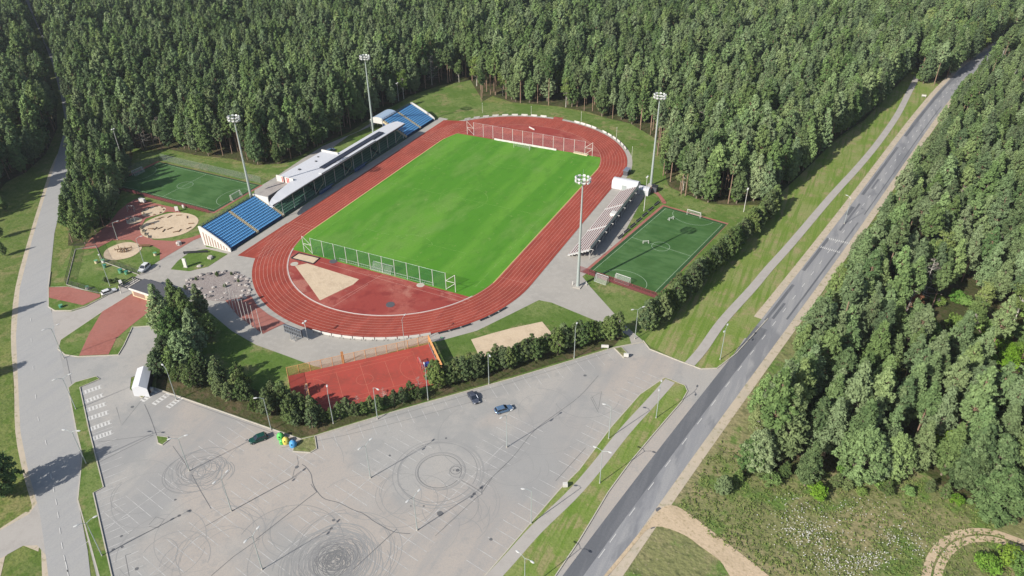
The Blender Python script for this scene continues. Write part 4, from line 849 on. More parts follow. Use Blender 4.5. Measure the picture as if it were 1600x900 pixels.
for u,v,l in ((895,445,'white marker post left of the nearest floodlight mast foot'),(916,446,'white concrete block right of the nearest floodlight mast foot')):
    x,y=G(u,v); t=thing('marker_post',l,'post',(x,y,0)); MB().box(-.25,.25,-.25,.25,0,.15).build('foot',M['conc'],t); MB().tube((0,0,.1),(0,0,1.3),.16,n=8).build('shaft',M['white_paint'],t)
# ---------------------------------------------------------------- lamp posts
def lamp_proto(arms,H=10.5,al=1.3):
    t=thing('street_lamp','',' ',(0,0,0)); MB().tube((0,0,0),(0,0,.5),.2,.14,n=8).build('footing',M['conc'],t)
    b=MB().tube((0,0,.3),(0,0,H-.5),.11,.06,n=8); b.build('pole',M['galv'],t)
    for s in arms:
        b=MB().tube((0,0,H-.55),(s*al*.6,0,H-.1),.05,.045,n=6); b.tube((s*al*.6,0,H-.1),(s*al,0,H),.045,.04,n=6); b.build('arm',M['galv'],t)
        b=MB(); x=s*(al+.42); q=Matrix.Translation((x,0,H))@Matrix.Diagonal((.52,.24,.11,1)); n=8
        b.v=[tuple(q@Vector((math.cos(a)*math.cos(e),math.sin(a)*math.cos(e),math.sin(e)))) for e in (-1.2,-.5,.3,1.0) for a in np.linspace(0,2*PI,n,endpoint=False)]
        for i in range(3):
            for k in range(n): b.f.append([i*n+k,i*n+(k+1)%n,(i+1)*n+(k+1)%n,(i+1)*n+k]); b.mi.append(0)
        b.f.append(list(range(n))[::-1]); b.f.append([3*n+k for k in range(n)]); b.mi+=[0,0]; b.build('lamp_head',M['lamp_white'],t)
    return t
def kill(t):
    for c in list(t.children): kill(c)
    bpy.data.objects.remove(t)
L2=lamp_proto((-1,1)); L1=lamp_proto((1,)); LS=lamp_proto((1,),6.0,.5)
def lamp(pr,u,v,u1,v1,u2,v2,H,label,sz=1):
    x,y=G(u,v); a=G(u1,v1,H); c=G(u2,v2,H) if u2 else (x,y); rz=math.atan2(a[1]-c[1],a[0]-c[0]); o=dup(pr,(x,y,0),rz,label,sc=(1,1,sz)); o['category']='street lamp'; return o
hh=10.5
for a in ((296,736,268,686,286,682,'twin-armed lamp post at the swirl of tyre marks by the small grass triangle'),(362,799,350,737,335,750,'twin-armed lamp post in the middle left of the car park'),(579,747,574,689,562,699,'twin-armed lamp post left of the big tyre-mark rings'),
  (652,829,651,771,637,784,'twin-armed lamp post at the end of the long crack below the tyre-mark rings'),(792,699,781,651,796,640,'twin-armed lamp post just below the moving blue estate car'),(410,890,396,829,382,844,'twin-armed lamp post nearest the darkest tyre-mark swirl'),
  (937,756,937,700,954,706,'twin-armed lamp post on the verge between cycle path and main road, middle one'),(820,925,814,867,831,879,'twin-armed lamp post on the verge by the main road, at the bottom picture edge'),(1025,654,1027,589,1024,600,'twin-armed lamp post on the verge near the rounded grass tip at the car park mouth'),
  (1125,562,1137,509,1133,517,'twin-armed lamp post on the grass corner where the car park meets the main road'),(992,530,997,477,1009,474,'twin-armed lamp post in the gap between the two young pine rows'),(100,560,73,503,89,497,'twin-armed lamp post on the left-hand road at the gate junction'),(119,640,94,591,111,585,'twin-armed lamp post on the left-hand road beside the marked bays'),
  (135,725,101,676,116,677,'twin-armed lamp post in the grass strip left of the car park, upper one'),(160,869,121,822,142,812,'twin-armed lamp post in the grass strip left of the car park, lower one')): lamp(L2,*a[:6],hh,a[6])
for a in ((830,819,821,764,0,0,'single-armed lamp post on the thin grass strip at the right edge of the car park'),(951,686,947,632,0,0,'single-armed lamp post on the upper part of the thin grass strip by the car park'),(764,600,764,553,0,0,'single-armed lamp post on the kerb behind the parked dark car'),(669,625,662,565,0,0,'single-armed lamp post standing in the pines at the right end of the sports court'),
  (590,655,585,605,0,0,'single-armed lamp post below the middle of the red sports court'),(521,662,511,605,0,0,'single-armed lamp post below the left half of the red sports court'),(424,672,405,621,0,0,'single-armed lamp post in the pines left of the sports court'),(633,546,634,490,0,0,'slim white lamp post between the track and the sports court'),(276,625,255,571,0,0,'single-armed lamp post behind the white marquee'),
  (184,375,179,346,0,0,'slim lamp post in the shade of the playground'),(1319,350,1320,304,0,0,'slim white lamp post beside the cycle path near the speed table'),(897,560,900,509,0,0,'single-armed lamp post beside the beach volleyball sand'),(226,415,216,370,0,0,'slim post beside the white off-road car'),(172,447,150,388,0,0,'slim post on the fenced lawn beside the white hatchback')):
    lamp(L1,*a[:6],hh if a[0]!=184 else 7,a[6],1 if a[0]!=184 else .66)
for (u,v,H,l) in ((1006,330,13.5,'tall slim white lamp post between the bleachers and the small right pitch'),(198,270,18.5,'tall slim twin floodlight pole behind the small left-hand pitch'),(1162,331,9,'slim lamp post at the far corner of the small right pitch'),(623,158,9,'slim lamp post at the wood edge beyond the grandstand'),(481,531,6,'short lamp post beside the scoreboard shadow')):
    x,y=G(u,v); t=thing('street_lamp',l,'street lamp',(x,y,0)); MB().tube((0,0,0),(0,0,H),.13,.07,n=8).build('pole',M['white_paint'],t); MB().box(-.1,.1,-.6,.6,H-.05,H+.06).build('arm',M['galv'],t)
    for s in (-.5,.5): MB().box(-.25,.3,s-.22,s+.22,H+.0,H+.28).build('lamp_head',M['lamp_white'],t)
for (u,v,l) in ((754,176,'leftmost of the thin white poles round the north bend'),(830,181,'thin white pole behind the top of the north bend'),(908,190,'thin white pole right of the red run-off patch'),(963,215,'thin white pole on the right of the north bend'),(987,246,'rightmost of the thin white poles round the north bend')):
    x,y=G(u,v); t=thing('thin_pole',l,'pole',(x,y,0)); MB().tube((0,0,0),(0,0,4.5),.07,.05,n=6).build('shaft',M['white_paint'],t); MB().tube((0,0,4.5),(0,0,4.8),.12,.1,n=6).build('cap',M['lamp_white'],t)
for t in (L2,L1,LS): kill(t)
# ---------------------------------------------------------------- goals, ball nets, boards
def goal(x,y,rz,W,H,D,label,m='white_paint',r=.07):
    t=thing('football_goal',label,'football goal',(x,y,0),rz)
    b=MB(); 
    for s in (-1,1): b.tube((s*W/2,0,0),(s*W/2,0,H),r,n=6)
    b.tube((-W/2-r,0,H),(W/2+r,0,H),r,n=6); b.build('frame',M[m],t)
    b=MB(); 
    for s in (-1,1): b.tube((s*W/2,0,H),(s*W/2,D*.4,H),r*.5,n=4); b.tube((s*W/2,D*.4,H),(s*W/2,D,.05),r*.5,n=4); b.tube((s*W/2,0,.05),(s*W/2,D,.05),r*.5,n=4)
    b.tube((-W/2,D,.05),(W/2,D,.05),r*.5,n=4); b.build('net_support',M[m],t)
    b=MB(); w2=W/2; b.face([(-w2,0,H),(w2,0,H),(w2,D*.4,H),(-w2,D*.4,H)]); b.face([(-w2,D*.4,H),(w2,D*.4,H),(w2,D,.05),(-w2,D,.05)])
    for s in (-1,1): b.face([(s*w2,0,0.03),(s*w2,D,0.03),(s*w2,D*.4,H),(s*w2,0,H)])
    b.build('net',M['net_white'],t)
x0,y0=G(584,419);x1,y1=G(615,426); goal((x0+x1)/2,(y0+y1)/2+.2,PI,7.32,2.44,1.8,'full-size white goal behind the green ball net at the near end of the main pitch')
x0,y0=G(802.5,232);x1,y1=G(827.5,234.5); goal((x0+x1)/2,(y0+y1)/2,0,7.32,2.44,1.8,'full-size white goal at the far end of the main pitch')
an=math.atan2(ay.y,ay.x)
def Qg(a,b_,rz,W,l): 
    p=QR(a,b_); goal(p[0],p[1],rz,W,2.1,1.4,l,'white_paint',.08)
Qg(-.1,wd/2,an+PI/2,5,'white goal at the near end of the small right-hand pitch'); Qg(ay.length+.1,wd/2,an-PI/2,5,'white goal at the far end of the small right-hand pitch')
for u,v,l,rz in ((1009,381,'small movable white goal at the left side of the halfway line of the right pitch',.5),(1049,344,'small movable white goal lying on the far half of the right pitch',1.0)):
    x,y=G(u,v); goal(x,y,rz,1.8,1.1,1.0,l,'white_paint',.07)
x,y=G(941,439); goal(x,y,an+PI/2,4.2,2.2,1.6,'grey caged goal by the near left corner of the small right-hand pitch','galv',.06)
goal(-131.1,-35,-PI*1.5+PI,5,2.1,1.3,'white goal at the far shaded end of the small left-hand pitch'); goal(-79.3,-35.2,-PI/2,5,2.1,1.3,'white goal on the small left-hand pitch nearest the blue seats')
def ballnet(y,x0,x1,H,net,label,n=12,pm='white_paint'):
    t=thing('ball_stop_net',label,'ball net',((x0+x1)/2,y,0)); c=(x0+x1)/2; zb=.18
    for k in range(n):
        x=x0+3.3+(x1-x0-6.6)*k/(n-1); MB().tube((x-c,0,0),(x-c,0,H),.09,n=6).build('post',M[pm],t)
    for s,xx in ((1,x0),(-1,x1)):
        b=MB().tube((xx-c,0,0),(xx-c,0,H),.1,n=6); q=xx-c+s*3.3; b.tube((xx-c,0,H),(q,0,H*.55),.07,n=4); b.tube((xx-c,0,H*.55),(q,0,H*.55),.07,n=4); b.tube((xx-c,0,H*.52),(q,0,.4),.07,n=4); b.build('end_frame',M[pm],t)
    b=MB(); b.face([(x0-c+3.3,.03,.2),(x1-c-3.3,.03,.2),(x1-c-3.3,.03,H-.1),(x0-c+3.3,.03,H-.1)]); b.build('netting',M[net],t)
    MB().tube((x0-c+3.3,0,H-.08),(x1-c-3.3,0,H-.08),.03,n=4).build('top_cable',M['galv'],t)
ballnet(-56.8,-29.2,28.4,6.2,'net_green','tall green ball-stop net on white posts at the near end of the main pitch'); ballnet(57.6,-29.5,30,6.2,'net_pale','tall pale ball-stop net on white posts at the far end of the main pitch')
t=thing('pitch_railing','low grey railing under the near ball net','railing',(0,-56.4,0)); b=MB(); 
for k in range(46): b.tube((-15.2+k*.79,0,0),(-15.2+k*.79,0,1.05),.035,n=4)
b.build('bars',M['galv'],t); b=MB().tube((-15.2,0,1.05),(20.4,0,1.05),.06,n=4); b.tube((-15.2,0,.15),(20.4,0,.15),.04,n=4); b.build('rail',M['white_paint'],t)
bp=thing('advert_board','','advertising board'); 
MB().box(-1.45,1.45,-.04,.04,.1,.95).build('panel',M['white_paint'],bp); b=MB(); b.tube((-1,0.03,.4),(-1,.6,.02),.03,n=4); b.tube((1,.03,.4),(1,.6,.02),.03,n=4); b.box(-1.2,-1.1,-.3,.3,0,.1); b.box(1.1,1.2,-.3,.3,0,.1); b.build('stand',M['dark_metal'],bp)
def board(x,y,rz,lab,grp,mm=None):
    o=dup(bp,(x,y,0),rz,lab,grp); 
    return o
for k in range(9):
    a=R(140.5-5.4*k+1) ; board(48.7*math.cos(a),Lh+48.7*math.sin(a),a+PI/2,'white advertising board in the row round the left half of the north bend','boards round the north bend, left of the run-off')
for k in range(4):
    a=R(78-3.9*k); board(48.7*math.cos(a),Lh+48.7*math.sin(a),a+PI/2,'white advertising board just right of the red run-off on the north bend','boards right of the run-off on the north bend')
for k in range(6):
    a=R(58-4.6*k); board(48.7*math.cos(a),Lh+48.7*math.sin(a),a+PI/2,'white advertising board in the row round the right side of the north bend','boards on the right side of the north bend')
for k in range(11):
    a=R(-86.5+3.75*k); board(48.1*math.cos(a),-Lh+48.1*math.sin(a),a-PI/2,'white advertising board in the row round the near bend','boards round the near bend')
for k in range(10):
    board(-14+k*2.95,56.6+k*.03,PI,'white advertising board lying in the row behind the far goal','boards behind the far goal')
kill(bp)
for k in range(6):
    a=R(-43+4.2*k if k<3 else -27.5+4.2*(k-3)); a2=a; x,y=48.3*math.cos(a),-Lh+48.3*math.sin(a)
    t=thing('dark_bench','low dark bench-like barrier at the track edge above the sports court','barrier',(x,y,0),a-PI/2,'dark barriers on the near bend'); MB().box(-1.5,1.5,-.2,.2,.35,.5).build('seat',M['dark_metal'],t); b=MB(); b.box(-1.3,-1.2,-.2,.2,0,.35); b.box(1.2,1.3,-.2,.2,0,.35); b.build('leg',M['dark_grey'],t)
# ---------------------------------------------------------------- scoreboard, gate, marquee, flagpoles
a=Vector(G(443,507,4.3)); c=Vector(G(469.5,517,4.3)); mdl=(a+c)/2; rz=math.atan2(c.y-a.y,c.x-a.x); W=(c-a).length
t=thing('scoreboard','large grey scoreboard seen from behind, on a squat lattice leg by the near bend','scoreboard',(mdl.x,mdl.y,0),rz)
MB().box(-W/2,W/2,.1,.45,1.9,4.3).build('panel',M['dark_grey'],t)
b=MB(); 
for k in range(8):
    x=-W/2+W*k/7; b.box(x-.05,x+.05,-.12,.08,1.9,4.3)
    if k<7: b.tube((x,-.1,1.9),(x+W/7,-.1,4.3),.04,n=4); b.tube((x+W/7,-.1,1.9),(x,-.1,4.3),.04,n=4)
for z in (1.95,3.1,4.25): b.box(-W/2,W/2,-.15,.05,z-.06,z+.06)
b.build('back_frame',M['silver'],t); b=MB(); 
for x,y in ((-.9,-.3),(.5,-.3),(-.9,.5),(.5,.5)): b.tube((x,y,0),(x,y*.6,2.0),.09,n=6)
b.tube((-.9,-.3,.2),(.5,-.3,1.8),.05,n=4); b.tube((.5,-.3,.2),(-.9,-.3,1.8),.05,n=4); b.build('lattice_leg',M['silver'],t); MB().box(-1.3,.9,-.7,.9,0,.12).build('footing',M['conc'],t)
fb=[(-28.6,-92.0),(-26.0,-93.2),(-23.3,-94.3),(-20.9,-95.3),(-18.2,-96.4),(-15.9,-97.1),(-13.7,-97.7),(-11.2,-98.2)]
for i,(x,y) in enumerate(fb):
    t=thing('flagpole','slim white flagpole in the slanting row left of the scoreboard','flagpole',(x,y,0),0,'row of flagpoles left of the scoreboard')
    MB().tube((0,0,0),(0,0,.3),.22,.16,n=8).build('footing',M['conc'],t); MB().tube((0,0,.2),(0,0,8.4),.09,.055,n=8).build('pole',M['white_paint'],t); MB().tube((0,0,8.4),(0,0,8.55),.1,.02,n=8).build('finial',M['white_paint'],t)
t=thing('gatehouse','low white gatehouse with a dark flat roof at the head of the red paving','gatehouse',(-53,-98,0))
MB().box(-6.6,6.4,-2.2,2.6,0,3.0).build('walls',M['cream'],t); rf=MB().box(-7,8.2,-2.6,3.4,3.0,3.25).build('roof',M['dark_grey'],t); b=MB(); b.box(-6.8,5.5,-2.75,-2.62,2.75,3.45); b.build('fascia',M['white_paint'],rf); b=MB(); b.box(-.6,.2,-.9,-.3,3.25,3.7); b.build('roof_vent',M['white_paint'],rf)
for x in (-5.9,.6): b=MB().box(x,x+4.6,-2.26,-2.2,.7,2.5).build('window',M['brown_base'],t); 
MB().box(5.3,6.2,-2.26,-2.2,0.1,2.2).build('door',M['dark_grey'],t)
b=MB(); 
for x0_,x1_,y0_,y1_ in ((-11.5,-7,-2.6,-2.4),(-11.5,-7,2.6,2.8),(-11.5,-11.3,-2.6,2.8)): b.box(x0_,x1_,y0_,y1_,2.9,3.15)
for k in range(5): b.box(-11.3+k*.95,-11.2+k*.95,-2.4,2.6,2.95,3.1)
b.build('pergola',M['dark_metal'],t); b=MB(); b.box(-11.5,-11.3,-2.6,-2.4,0,2.9); b.box(-11.5,-11.3,2.6,2.8,0,2.9); b.build('pergola_post',M['white_paint'],t)
t=thing('entrance_sign','white leaning sign frame topped by a purple panel at the right end of the gatehouse','sign',(-47.2,-101.4,0)); b=MB(); 
for x in (-.5,.2,.9): b.box(x,x+.22,-.1,.1,0,4.2)
b.build('frame',M['white_paint'],t); b=MB(); b.box(-1.3,1.5,-.16,-.06,3.5,4.7); b.build('panel',M['purple_sign'],t); MB().box(1.2,2.6,-.1,.1,0,3.0).build('side_panel',M['white_paint'],t)
# marquee
q=[Vector(G(215,576,3)),Vector(G(234,576,3)),Vector(G(228,604,3)),Vector(G(207,603,3))]; c=sum(q,Vector((0,0)))/4; t=thing('marquee','white gabled marquee at the top left corner of the car park','marquee',(c.x,c.y,0)); q=[(p-c)*1.15 for p in q]; q=[p*(1.0) for p in q]
r0=(q[0]+q[1])/2; r1=(q[3]+q[2])/2; b=MB(); P3=lambda p,z:(p.x,p.y,z)
b.face([P3(q[0],2.7),P3(q[3],2.7),P3(r1,3.5),P3(r0,3.5)]); b.face([P3(r0,3.5),P3(r1,3.5),P3(q[2],2.7),P3(q[1],2.7)]); b.face([P3(q[3],2.7),P3(q[2],2.7),P3(r1,3.5)]); b.face([P3(q[1],2.7),P3(q[0],2.7),P3(r0,3.5)]); b.build('canopy',M['white_membrane'],t)
b=MB(); b.face([P3(q[0],0),P3(q[3],0),P3(q[3],2.7),P3(q[0],2.7)]); b.face([P3(q[3],0),P3(q[2],0),P3(q[2],2.7),P3(q[3],2.7)]); b.build('side_curtain',M['white_membrane'],t)
b=MB(); b.face([P3(q[1]*.98,0.1),P3(q[2]*.98,0.1),P3(q[2]*.98,2.6),P3(q[1]*.98,2.6)]); b.build('side_shade',M['roof_dark'],t)  # dark-coloured sheet stands in for the shade on the marquee's east side
for p in q: MB().tube(P3(p*.97,0),P3(p*.97,2.7),.07,n=6).build('pole',M['galv'],t)
x,y=G(224,609); t=thing('marquee_deck','brown boarded plinth in front of the marquee','plinth',(x,y,0),.1); MB().box(-2.8,2.8,-.5,.6,0,.55).build('deck',M['brown_base'],t); b=MB(); b.box(2.1,2.9,-.2,.6,0,1.1); b.build('white_box',M['white_paint'],t)
# ---------------------------------------------------------------- rock bed
def rockmesh(seed,s=1,fl=.7):
    r=random.Random(seed); b=MB(); n=7; rings=(-.9,-.3,.35,.85); 
    for e in rings:
        for k in range(n):
            a=2*PI*k/n; j=r.uniform(.78,1.18); b.v.append((s*math.cos(a)*math.cos(e)*j,s*.8*math.sin(a)*math.cos(e)*j,s*fl*(math.sin(e)*r.uniform(.85,1.1)+.5)))
    for i in range(3):
        for k in range(n): b.f.append([i*n+k,i*n+(k+1)%n,(i+1)*n+(k+1)%n,(i+1)*n+k]); b.mi.append(0)
    b.f.append([3*n+k for k in range(n)]); b.mi.append(0)
    me=bpy.data.meshes.new('boulder'); me.from_pydata(b.v,[],b.f); return me
RM=[rockmesh(s) for s in range(5)]
for i,me in enumerate(RM): me.materials.append(M['stone'] if i%3 else M['stone_d'])
def rock(x,y,s,label='pale boulder edging the gravel rock bed',grp='boulders of the rock bed'):
    o=bpy.data.objects.new('boulder',rr.choice(RM)); COL.objects.link(o); o.location=(x,y,-.05); o.scale=(s,s,s*rr.uniform(.7,1.1)); o.rotation_euler=(0,0,rr.uniform(0,6)); tag(o,label,'boulder',grp)
rb=GP([(291,446),(300,436),(322,429),(345,426),(371,429),(386,437),(389,450),(387,463),(376,469),(352,468),(333,467),(302,460)]); rs=smooth(rb,7)
for i,(x,y) in enumerate(rs):
    if rr.random()<.62: rock(x+rr.uniform(-.8,.8),y+rr.uniform(-.8,.8),rr.uniform(.3,.75))
for u,v in ((305,453),(320,462),(328,464),(334,450),(330,457),(314,437),(312,452),(352,458),(375,446),(366,440),(380,455),(378,462),(355,443),(316,430)): x,y=G(u,v); rock(x,y,rr.uniform(.5,.85))
x,y=G(370,434); rock(x,y,1.0,'biggest white rounded boulder at the top right of the rock bed',None)
for (u,v,s,l) in ((340,432,.55,'tallest dark conifer shrub at the top of the rock bed'),(362,430,.38,'conifer shrub at the top right of the rock bed'),(352,449,.5,'round shrub in the centre of the rock bed'),(373,441,.36,'small shrub on the right of the rock bed'),(307,438,.4,'small shrub on the left of the rock bed'),(290,452,.45,'shrub at the left tip of the rock bed')):
    x,y=G(u,v); tree('young',x,y,l,None,s*.62,scz=s*.45)
x,y=G(290.5,418); t=thing('monument','tall white slab monument on the lens-shaped grass island','monument',(x,y,0),.15); MB().box(-.8,.8,-.35,.35,0,.2).build('plinth',M['conc'],t); MB().box(-.6,.6,-.2,.2,.2,3.3).build('slab',M['white_paint'],t)
for (u,v,s,l) in ((312,417,.9,'pale boulder right of the white slab monument'),(329,404,1.3,'large dark grey boulder at the right end of the lens-shaped island'),(280,382,1.25,'large dark boulder on the red paving left of the near blue seats')): x,y=G(u,v); rock(x,y,s,l,None)
# ---------------------------------------------------------------- playground
def bench(u,v,rz,L,label,grp=None,m='wood'):
    x,y=G(u,v); t=thing('park_bench',label,'bench',(x,y,0),rz,grp); MB().box(-L/2,L/2,-.22,.22,.4,.47).build('seat',M[m],t); MB().box(-L/2,L/2,.22,.27,.5,.9).build('backrest',M[m],t)
    for s in (-1,1): MB().box(s*(L/2-.3)-.05,s*(L/2-.3)+.05,-.2,.25,0,.42).build('leg',M['dark_metal'],t)
for u,v,r_ in ((222,357,1.9),(225,362,2.1),(228,367,2.3),(233,371,2.5)): bench(u,v,r_,1.9,'pale bench in the curved row at the left edge of the big sand circle','pale benches by the big sand circle','cream')
bench(226,386,.5,4,'long dark wooden bench between the two sand circles'); bench(306,396,.55,8,'long dark bench along the top edge of the lens-shaped island',None,'dark_metal')
for k in range(7):
    u=970+k*9.4; v=371-k*8.6; bench(u,v,1.38,3.6,'dark spectator bench in the row along the left side of the small right pitch','benches along the right pitch','dark_grey')
def frame(u,v,rz,label,W=2.6,H=2.2,m='galv'):
    x,y=G(u,v); t=thing('climbing_frame',label,'play frame',(x,y,0),rz)
    for s in (-1,1): b=MB().tube((s*W/2,-.7,0),(s*W/2,0,H),.06,n=5); b.tube((s*W/2,.7,0),(s*W/2,0,H),.06,n=5); b.build('leg',M[m],t)
    MB().tube((-W/2,0,H),(W/2,0,H),.06,n=5).build('crossbar',M[m],t); b=MB(); 
    for s in (-.5,.5): b.tube((s-.2,0,H),(s-.2,0,.6),.02,n=3); b.tube((s+.2,0,H),(s+.2,0,.6),.02,n=3); b.box(s-.25,s+.25,-.12,.12,.52,.6)
    b.build('swing_seat',M['dark_metal'],t)
frame(206,330,.4,'grey swing frame in the shade at the top of the playground'); frame(205,347,.9,'grey swing frame in the shade nearer the big sand circle'); 
x,y=G(192,392); t=thing('balance_course','wooden balance beams laid out in the small sand circle','play beams',(x,y,0),.4)
for (a_,b_,c_,d_) in ((-2.6,0,-.4,.6),(-.4,.6,2.2,1.6),(-.6,.5,-.3,-1.6),(-.3,-1.6,1.6,-1.2),(.2,.9,1.2,-.8),(1.6,-1.2,3,.2)): MB().tube((a_,b_,.5),(c_,d_,.5),.13,n=6).build('beam',M['wood'],t)
for k in range(8): MB().tube((-2.6+k*.75,math.sin(k*2.1)*1.3,0),(-2.6+k*.75,math.sin(k*2.1)*1.3,.9+.5*(k%2)),.11,n=6).build('post',M['wood'],t)
for i,(u,v) in enumerate([(237,351),(236,358),(243,358),(250,357),(256,361),(266,358),(275,363),(281,361),(295,357),(299,350),(292,340),(280,337),(265,339),(252,341),(247,343)]):
    x,y=G(u,v); o=MB().tube((-.9,0,.25),(.9,rr.uniform(-.3,.3),.3),.14,n=6).tube((-.9,0,0),(-.9,0,.4),.1,n=5).build('play_log',M['wood']); o.location=(x,y,0); o.rotation_euler=(0,0,rr.uniform(0,3)); tag(o,'low wooden log in the big sand circle','play log','logs in the big sand circle')
for i in range(9):
    x,y=G(240,330); a=i*.7; o=MB().tube((-.5,0,.2),(.5,0,.2),.16,n=6).tube((0,0,0),(0,.2,.5),.14,n=5).build('play_log',M['wood']); o.location=(x+3.6*math.cos(a),y+3.4*math.sin(a),0); o.rotation_euler=(0,0,a+1.5); tag(o,'wooden log edging the small oval sand patch','play log','logs of the small sand patch')
def info(u,v,rz,W,H,label,m='white_paint',d=.15,name='info_board',cat='board'):
    x,y=G(u,v); t=thing(name,label,cat,(x,y,0),rz); MB().box(-W/2,W/2,-d,d,.5,.5+H).build('panel',M[m],t); b=MB(); 
    for s in (-1,1): b.box(s*W*.4-.06,s*W*.4+.06,-.06,.06,0,.5)
    b.build('legs',M['galv'],t)
info(223,317,.1,2.6,1.3,'white board beside the small left-hand pitch railing',d=.5); info(277,331,.5,1.2,1.7,'narrow white board by the top right of the big sand circle'); info(190,446,-.5,2.4,.9,'white boxed sign left of the gatehouse pergola',d=.4); info(945,545,.35,2.0,.8,'white board at the kerb in front of the right end of the pine row'); info(287,326,0,.8,1.0,'small pale board on the left pitch railing')
info(978,559,.3,1.3,.9,'white sign on the little grass wedge at the car park mouth',d=.3); info(883,762,.5,1.0,.9,'small white cabinet on the thin grass strip of the car park',d=.35,name='utility_cabinet',cat='cabinet'); info(1443,152,.1,2.0,.8,'small white board in the grass at the far end of the cycle path')
def bin_(u,v,label,m='bin_green',s=1):
    x,y=G(u,v); t=thing('agility_barrel',label,'barrel',(x,y,0),.5); MB().tube((0,0,0),(0,0,1.0*s),.55*s,.5*s,n=12).build('body',M[m],t); MB().tube((0,0,1.0*s),(0,0,1.08*s),.6*s,n=12).build('lid',M['bin_green' if m!='bin_green' else 'turq'],t)
for a in ((151,411,'pale green barrel at the top of the fenced lawn','cream'),(164,418,'green barrel in the upper middle of the fenced lawn','bin_green'),(189,426,'larger green barrel in the right half of the fenced lawn','bin_green',1.2),(198,428,'small green barrel right of the larger one on the fenced lawn','bin_green'),(137,452,'white-topped barrel by the bottom kerb of the fenced lawn','white_paint'),(162,410,'small white barrel by the post corner of the fenced lawn','white_paint'),(96,481,'green barrel on the grass corner beside the left-hand road','turq'),(243,399,'pale barrel on the lawn by the red paving','cream'),(690,530,'pale barrel post right of the sports court corner','white_paint',.6)): bin_(*a)
for u,v,s,l in ((166,441,.42,'blue-green shrub at the bottom of the fenced lawn, left one'),(174,443,.38,'blue-green shrub at the bottom of the fenced lawn, middle one'),(183,441,.4,'blue-green shrub at the bottom of the fenced lawn, right one')):
    x,y=G(u,v); tree('young',x,y,l,None,s,scz=s*.6)
# ---------------------------------------------------------------- fences
def fence(name,pts,H,label,panel='mesh_dark',post='dark_metal',sp=3.0,kerb=None,r=.05,cat='fence'):
    P=[Vector(p) for p in pts]; o=P[0]; t=thing(name,label,cat,(o.x,o.y,0)); pb=MB(); kb=MB(); rb_=MB(); cnt=0
    for i in range(len(P)-1):
        a,c=P[i]-o,P[i+1]-o; n=max(1,round((c-a).length/sp)); nn=(c-a).normalized(); nn=Vector((-nn.y,nn.x))*.08
        for k in range(n+(1 if i==len(P)-2 else 0)):
            q=a+(c-a)*k/n
            if cnt<100: MB().tube((q.x,q.y,0),(q.x,q.y,H),r,n=5).build('post',M[post],t); cnt+=1
        pb.face([(a.x,a.y,.1),(c.x,c.y,.1),(c.x,c.y,H),(a.x,a.y,H)]); rb_.tube((a.x,a.y,H),(c.x,c.y,H),r*.7,n=4)
        if kerb: kb.poly([tuple(a-nn),tuple(a+nn),tuple(c+nn),tuple(c-nn)],.22,0)
    pb.build('mesh_panel',M[panel],t); rb_.build('top_rail',M[post],t)
    if kerb: kb.build('plinth',M[kerb],t)
    return t
fence('wire_fence',GP([(218,430),(161,409),(150,385),(118,390),(104,445),(155,460)]),2.0,'dark wire fence with pale plinth round the lawn with barrels',kerb='conc')
fence('wire_fence',[QR(-3,-3.0),QR(-3,wd+3)],2.2,'dark red mesh fence along the near end of the small right pitch','mesh_red','maroon')
fence('wire_fence',[(-134,-49.2),(-79,-49.2)],1.6,'dark red mesh fence along the near side of the small left pitch','mesh_red','maroon'); fence('wire_fence',[(-79,-21.2),(-134,-21.2),(-134,-49.2)],3.0,'grey mesh fence along the far side of the small left pitch','mesh_grey','dark_grey',4.5,None,.03)
fence('wire_fence',[cq(0,17),cq(0,0),cq(38,0)],3.0,'orange netting fence along the top and left of the red sports court','net_orange','orange',3.0,None,.08)
t=fence('wire_fence',[cq(38.1,0),cq(38.1,14)],3.2,'solid orange side fence with grey boards at the right end of the sports court','net_orange','orange',2.0,None,.11); b=MB(); p0=Vector(cq(38.1,0))
for k in range(5):
    a=Vector(cq(37.9,.3+k*2.7))-p0; c=Vector(cq(37.9,2.7+k*2.7))-p0; b.face([(a.x,a.y,.1),(c.x,c.y,.1),(c.x,c.y,1.2),(a.x,a.y,1.2)])
b.build('board',M['silver'],t)
b=MB(); a=Vector(cq(38.15,0))-p0; c=Vector(cq(38.15,14))-p0; b.face([(a.x,a.y,1.3),(c.x,c.y,1.3),(c.x,c.y,3.2),(a.x,a.y,3.2)]); b.build('orange_sheet',M['orange'],t)
for k,(a_,l) in enumerate(((14.5,'broad orange gate panel in the top fence of the sports court'),)):
    x,y=cq(a_,-.2); t=thing('gate_panel',l,'gate',(x,y,0),math.atan2(CA.y,CA.x)); MB().box(-.35,.35,-.06,.06,0,3.9).build('leaf',M['orange'],t); MB().tube((0,0,3.9),(0,0,4.1),.1,n=6).build('cap',M['orange'],t)
for a_,b_,l,r_ in ((4.2,8.6,'small orange goal at the left end of the red sports court',PI/2),(33.2,8.4,'small pink-red goal at the right end of the red sports court',-PI/2)):
    x,y=cq(a_,b_); goal(x,y,math.atan2(CA.y,CA.x)+r_,3,2,1,l,'orange' if a_<10 else 'pink_red',.09)
x,y=cq(35.2,8.8); t=thing('equipment_pile','blue covered pile of equipment on the right of the red court','equipment',(x,y,0),.8); me=RM[1]; o=bpy.data.objects.new('cover',me.copy()); o.data.materials[0]=M['blue_tarp']; COL.objects.link(o); o.parent=t; o.scale=(1.1,1.0,1.1); MB().box(-1.8,-.6,-.5,.4,0,.4).build('mat',M['maroon'],t); MB().box(.6,1.5,-.5,.5,0,.5).build('mat',M['pink_red'],t)
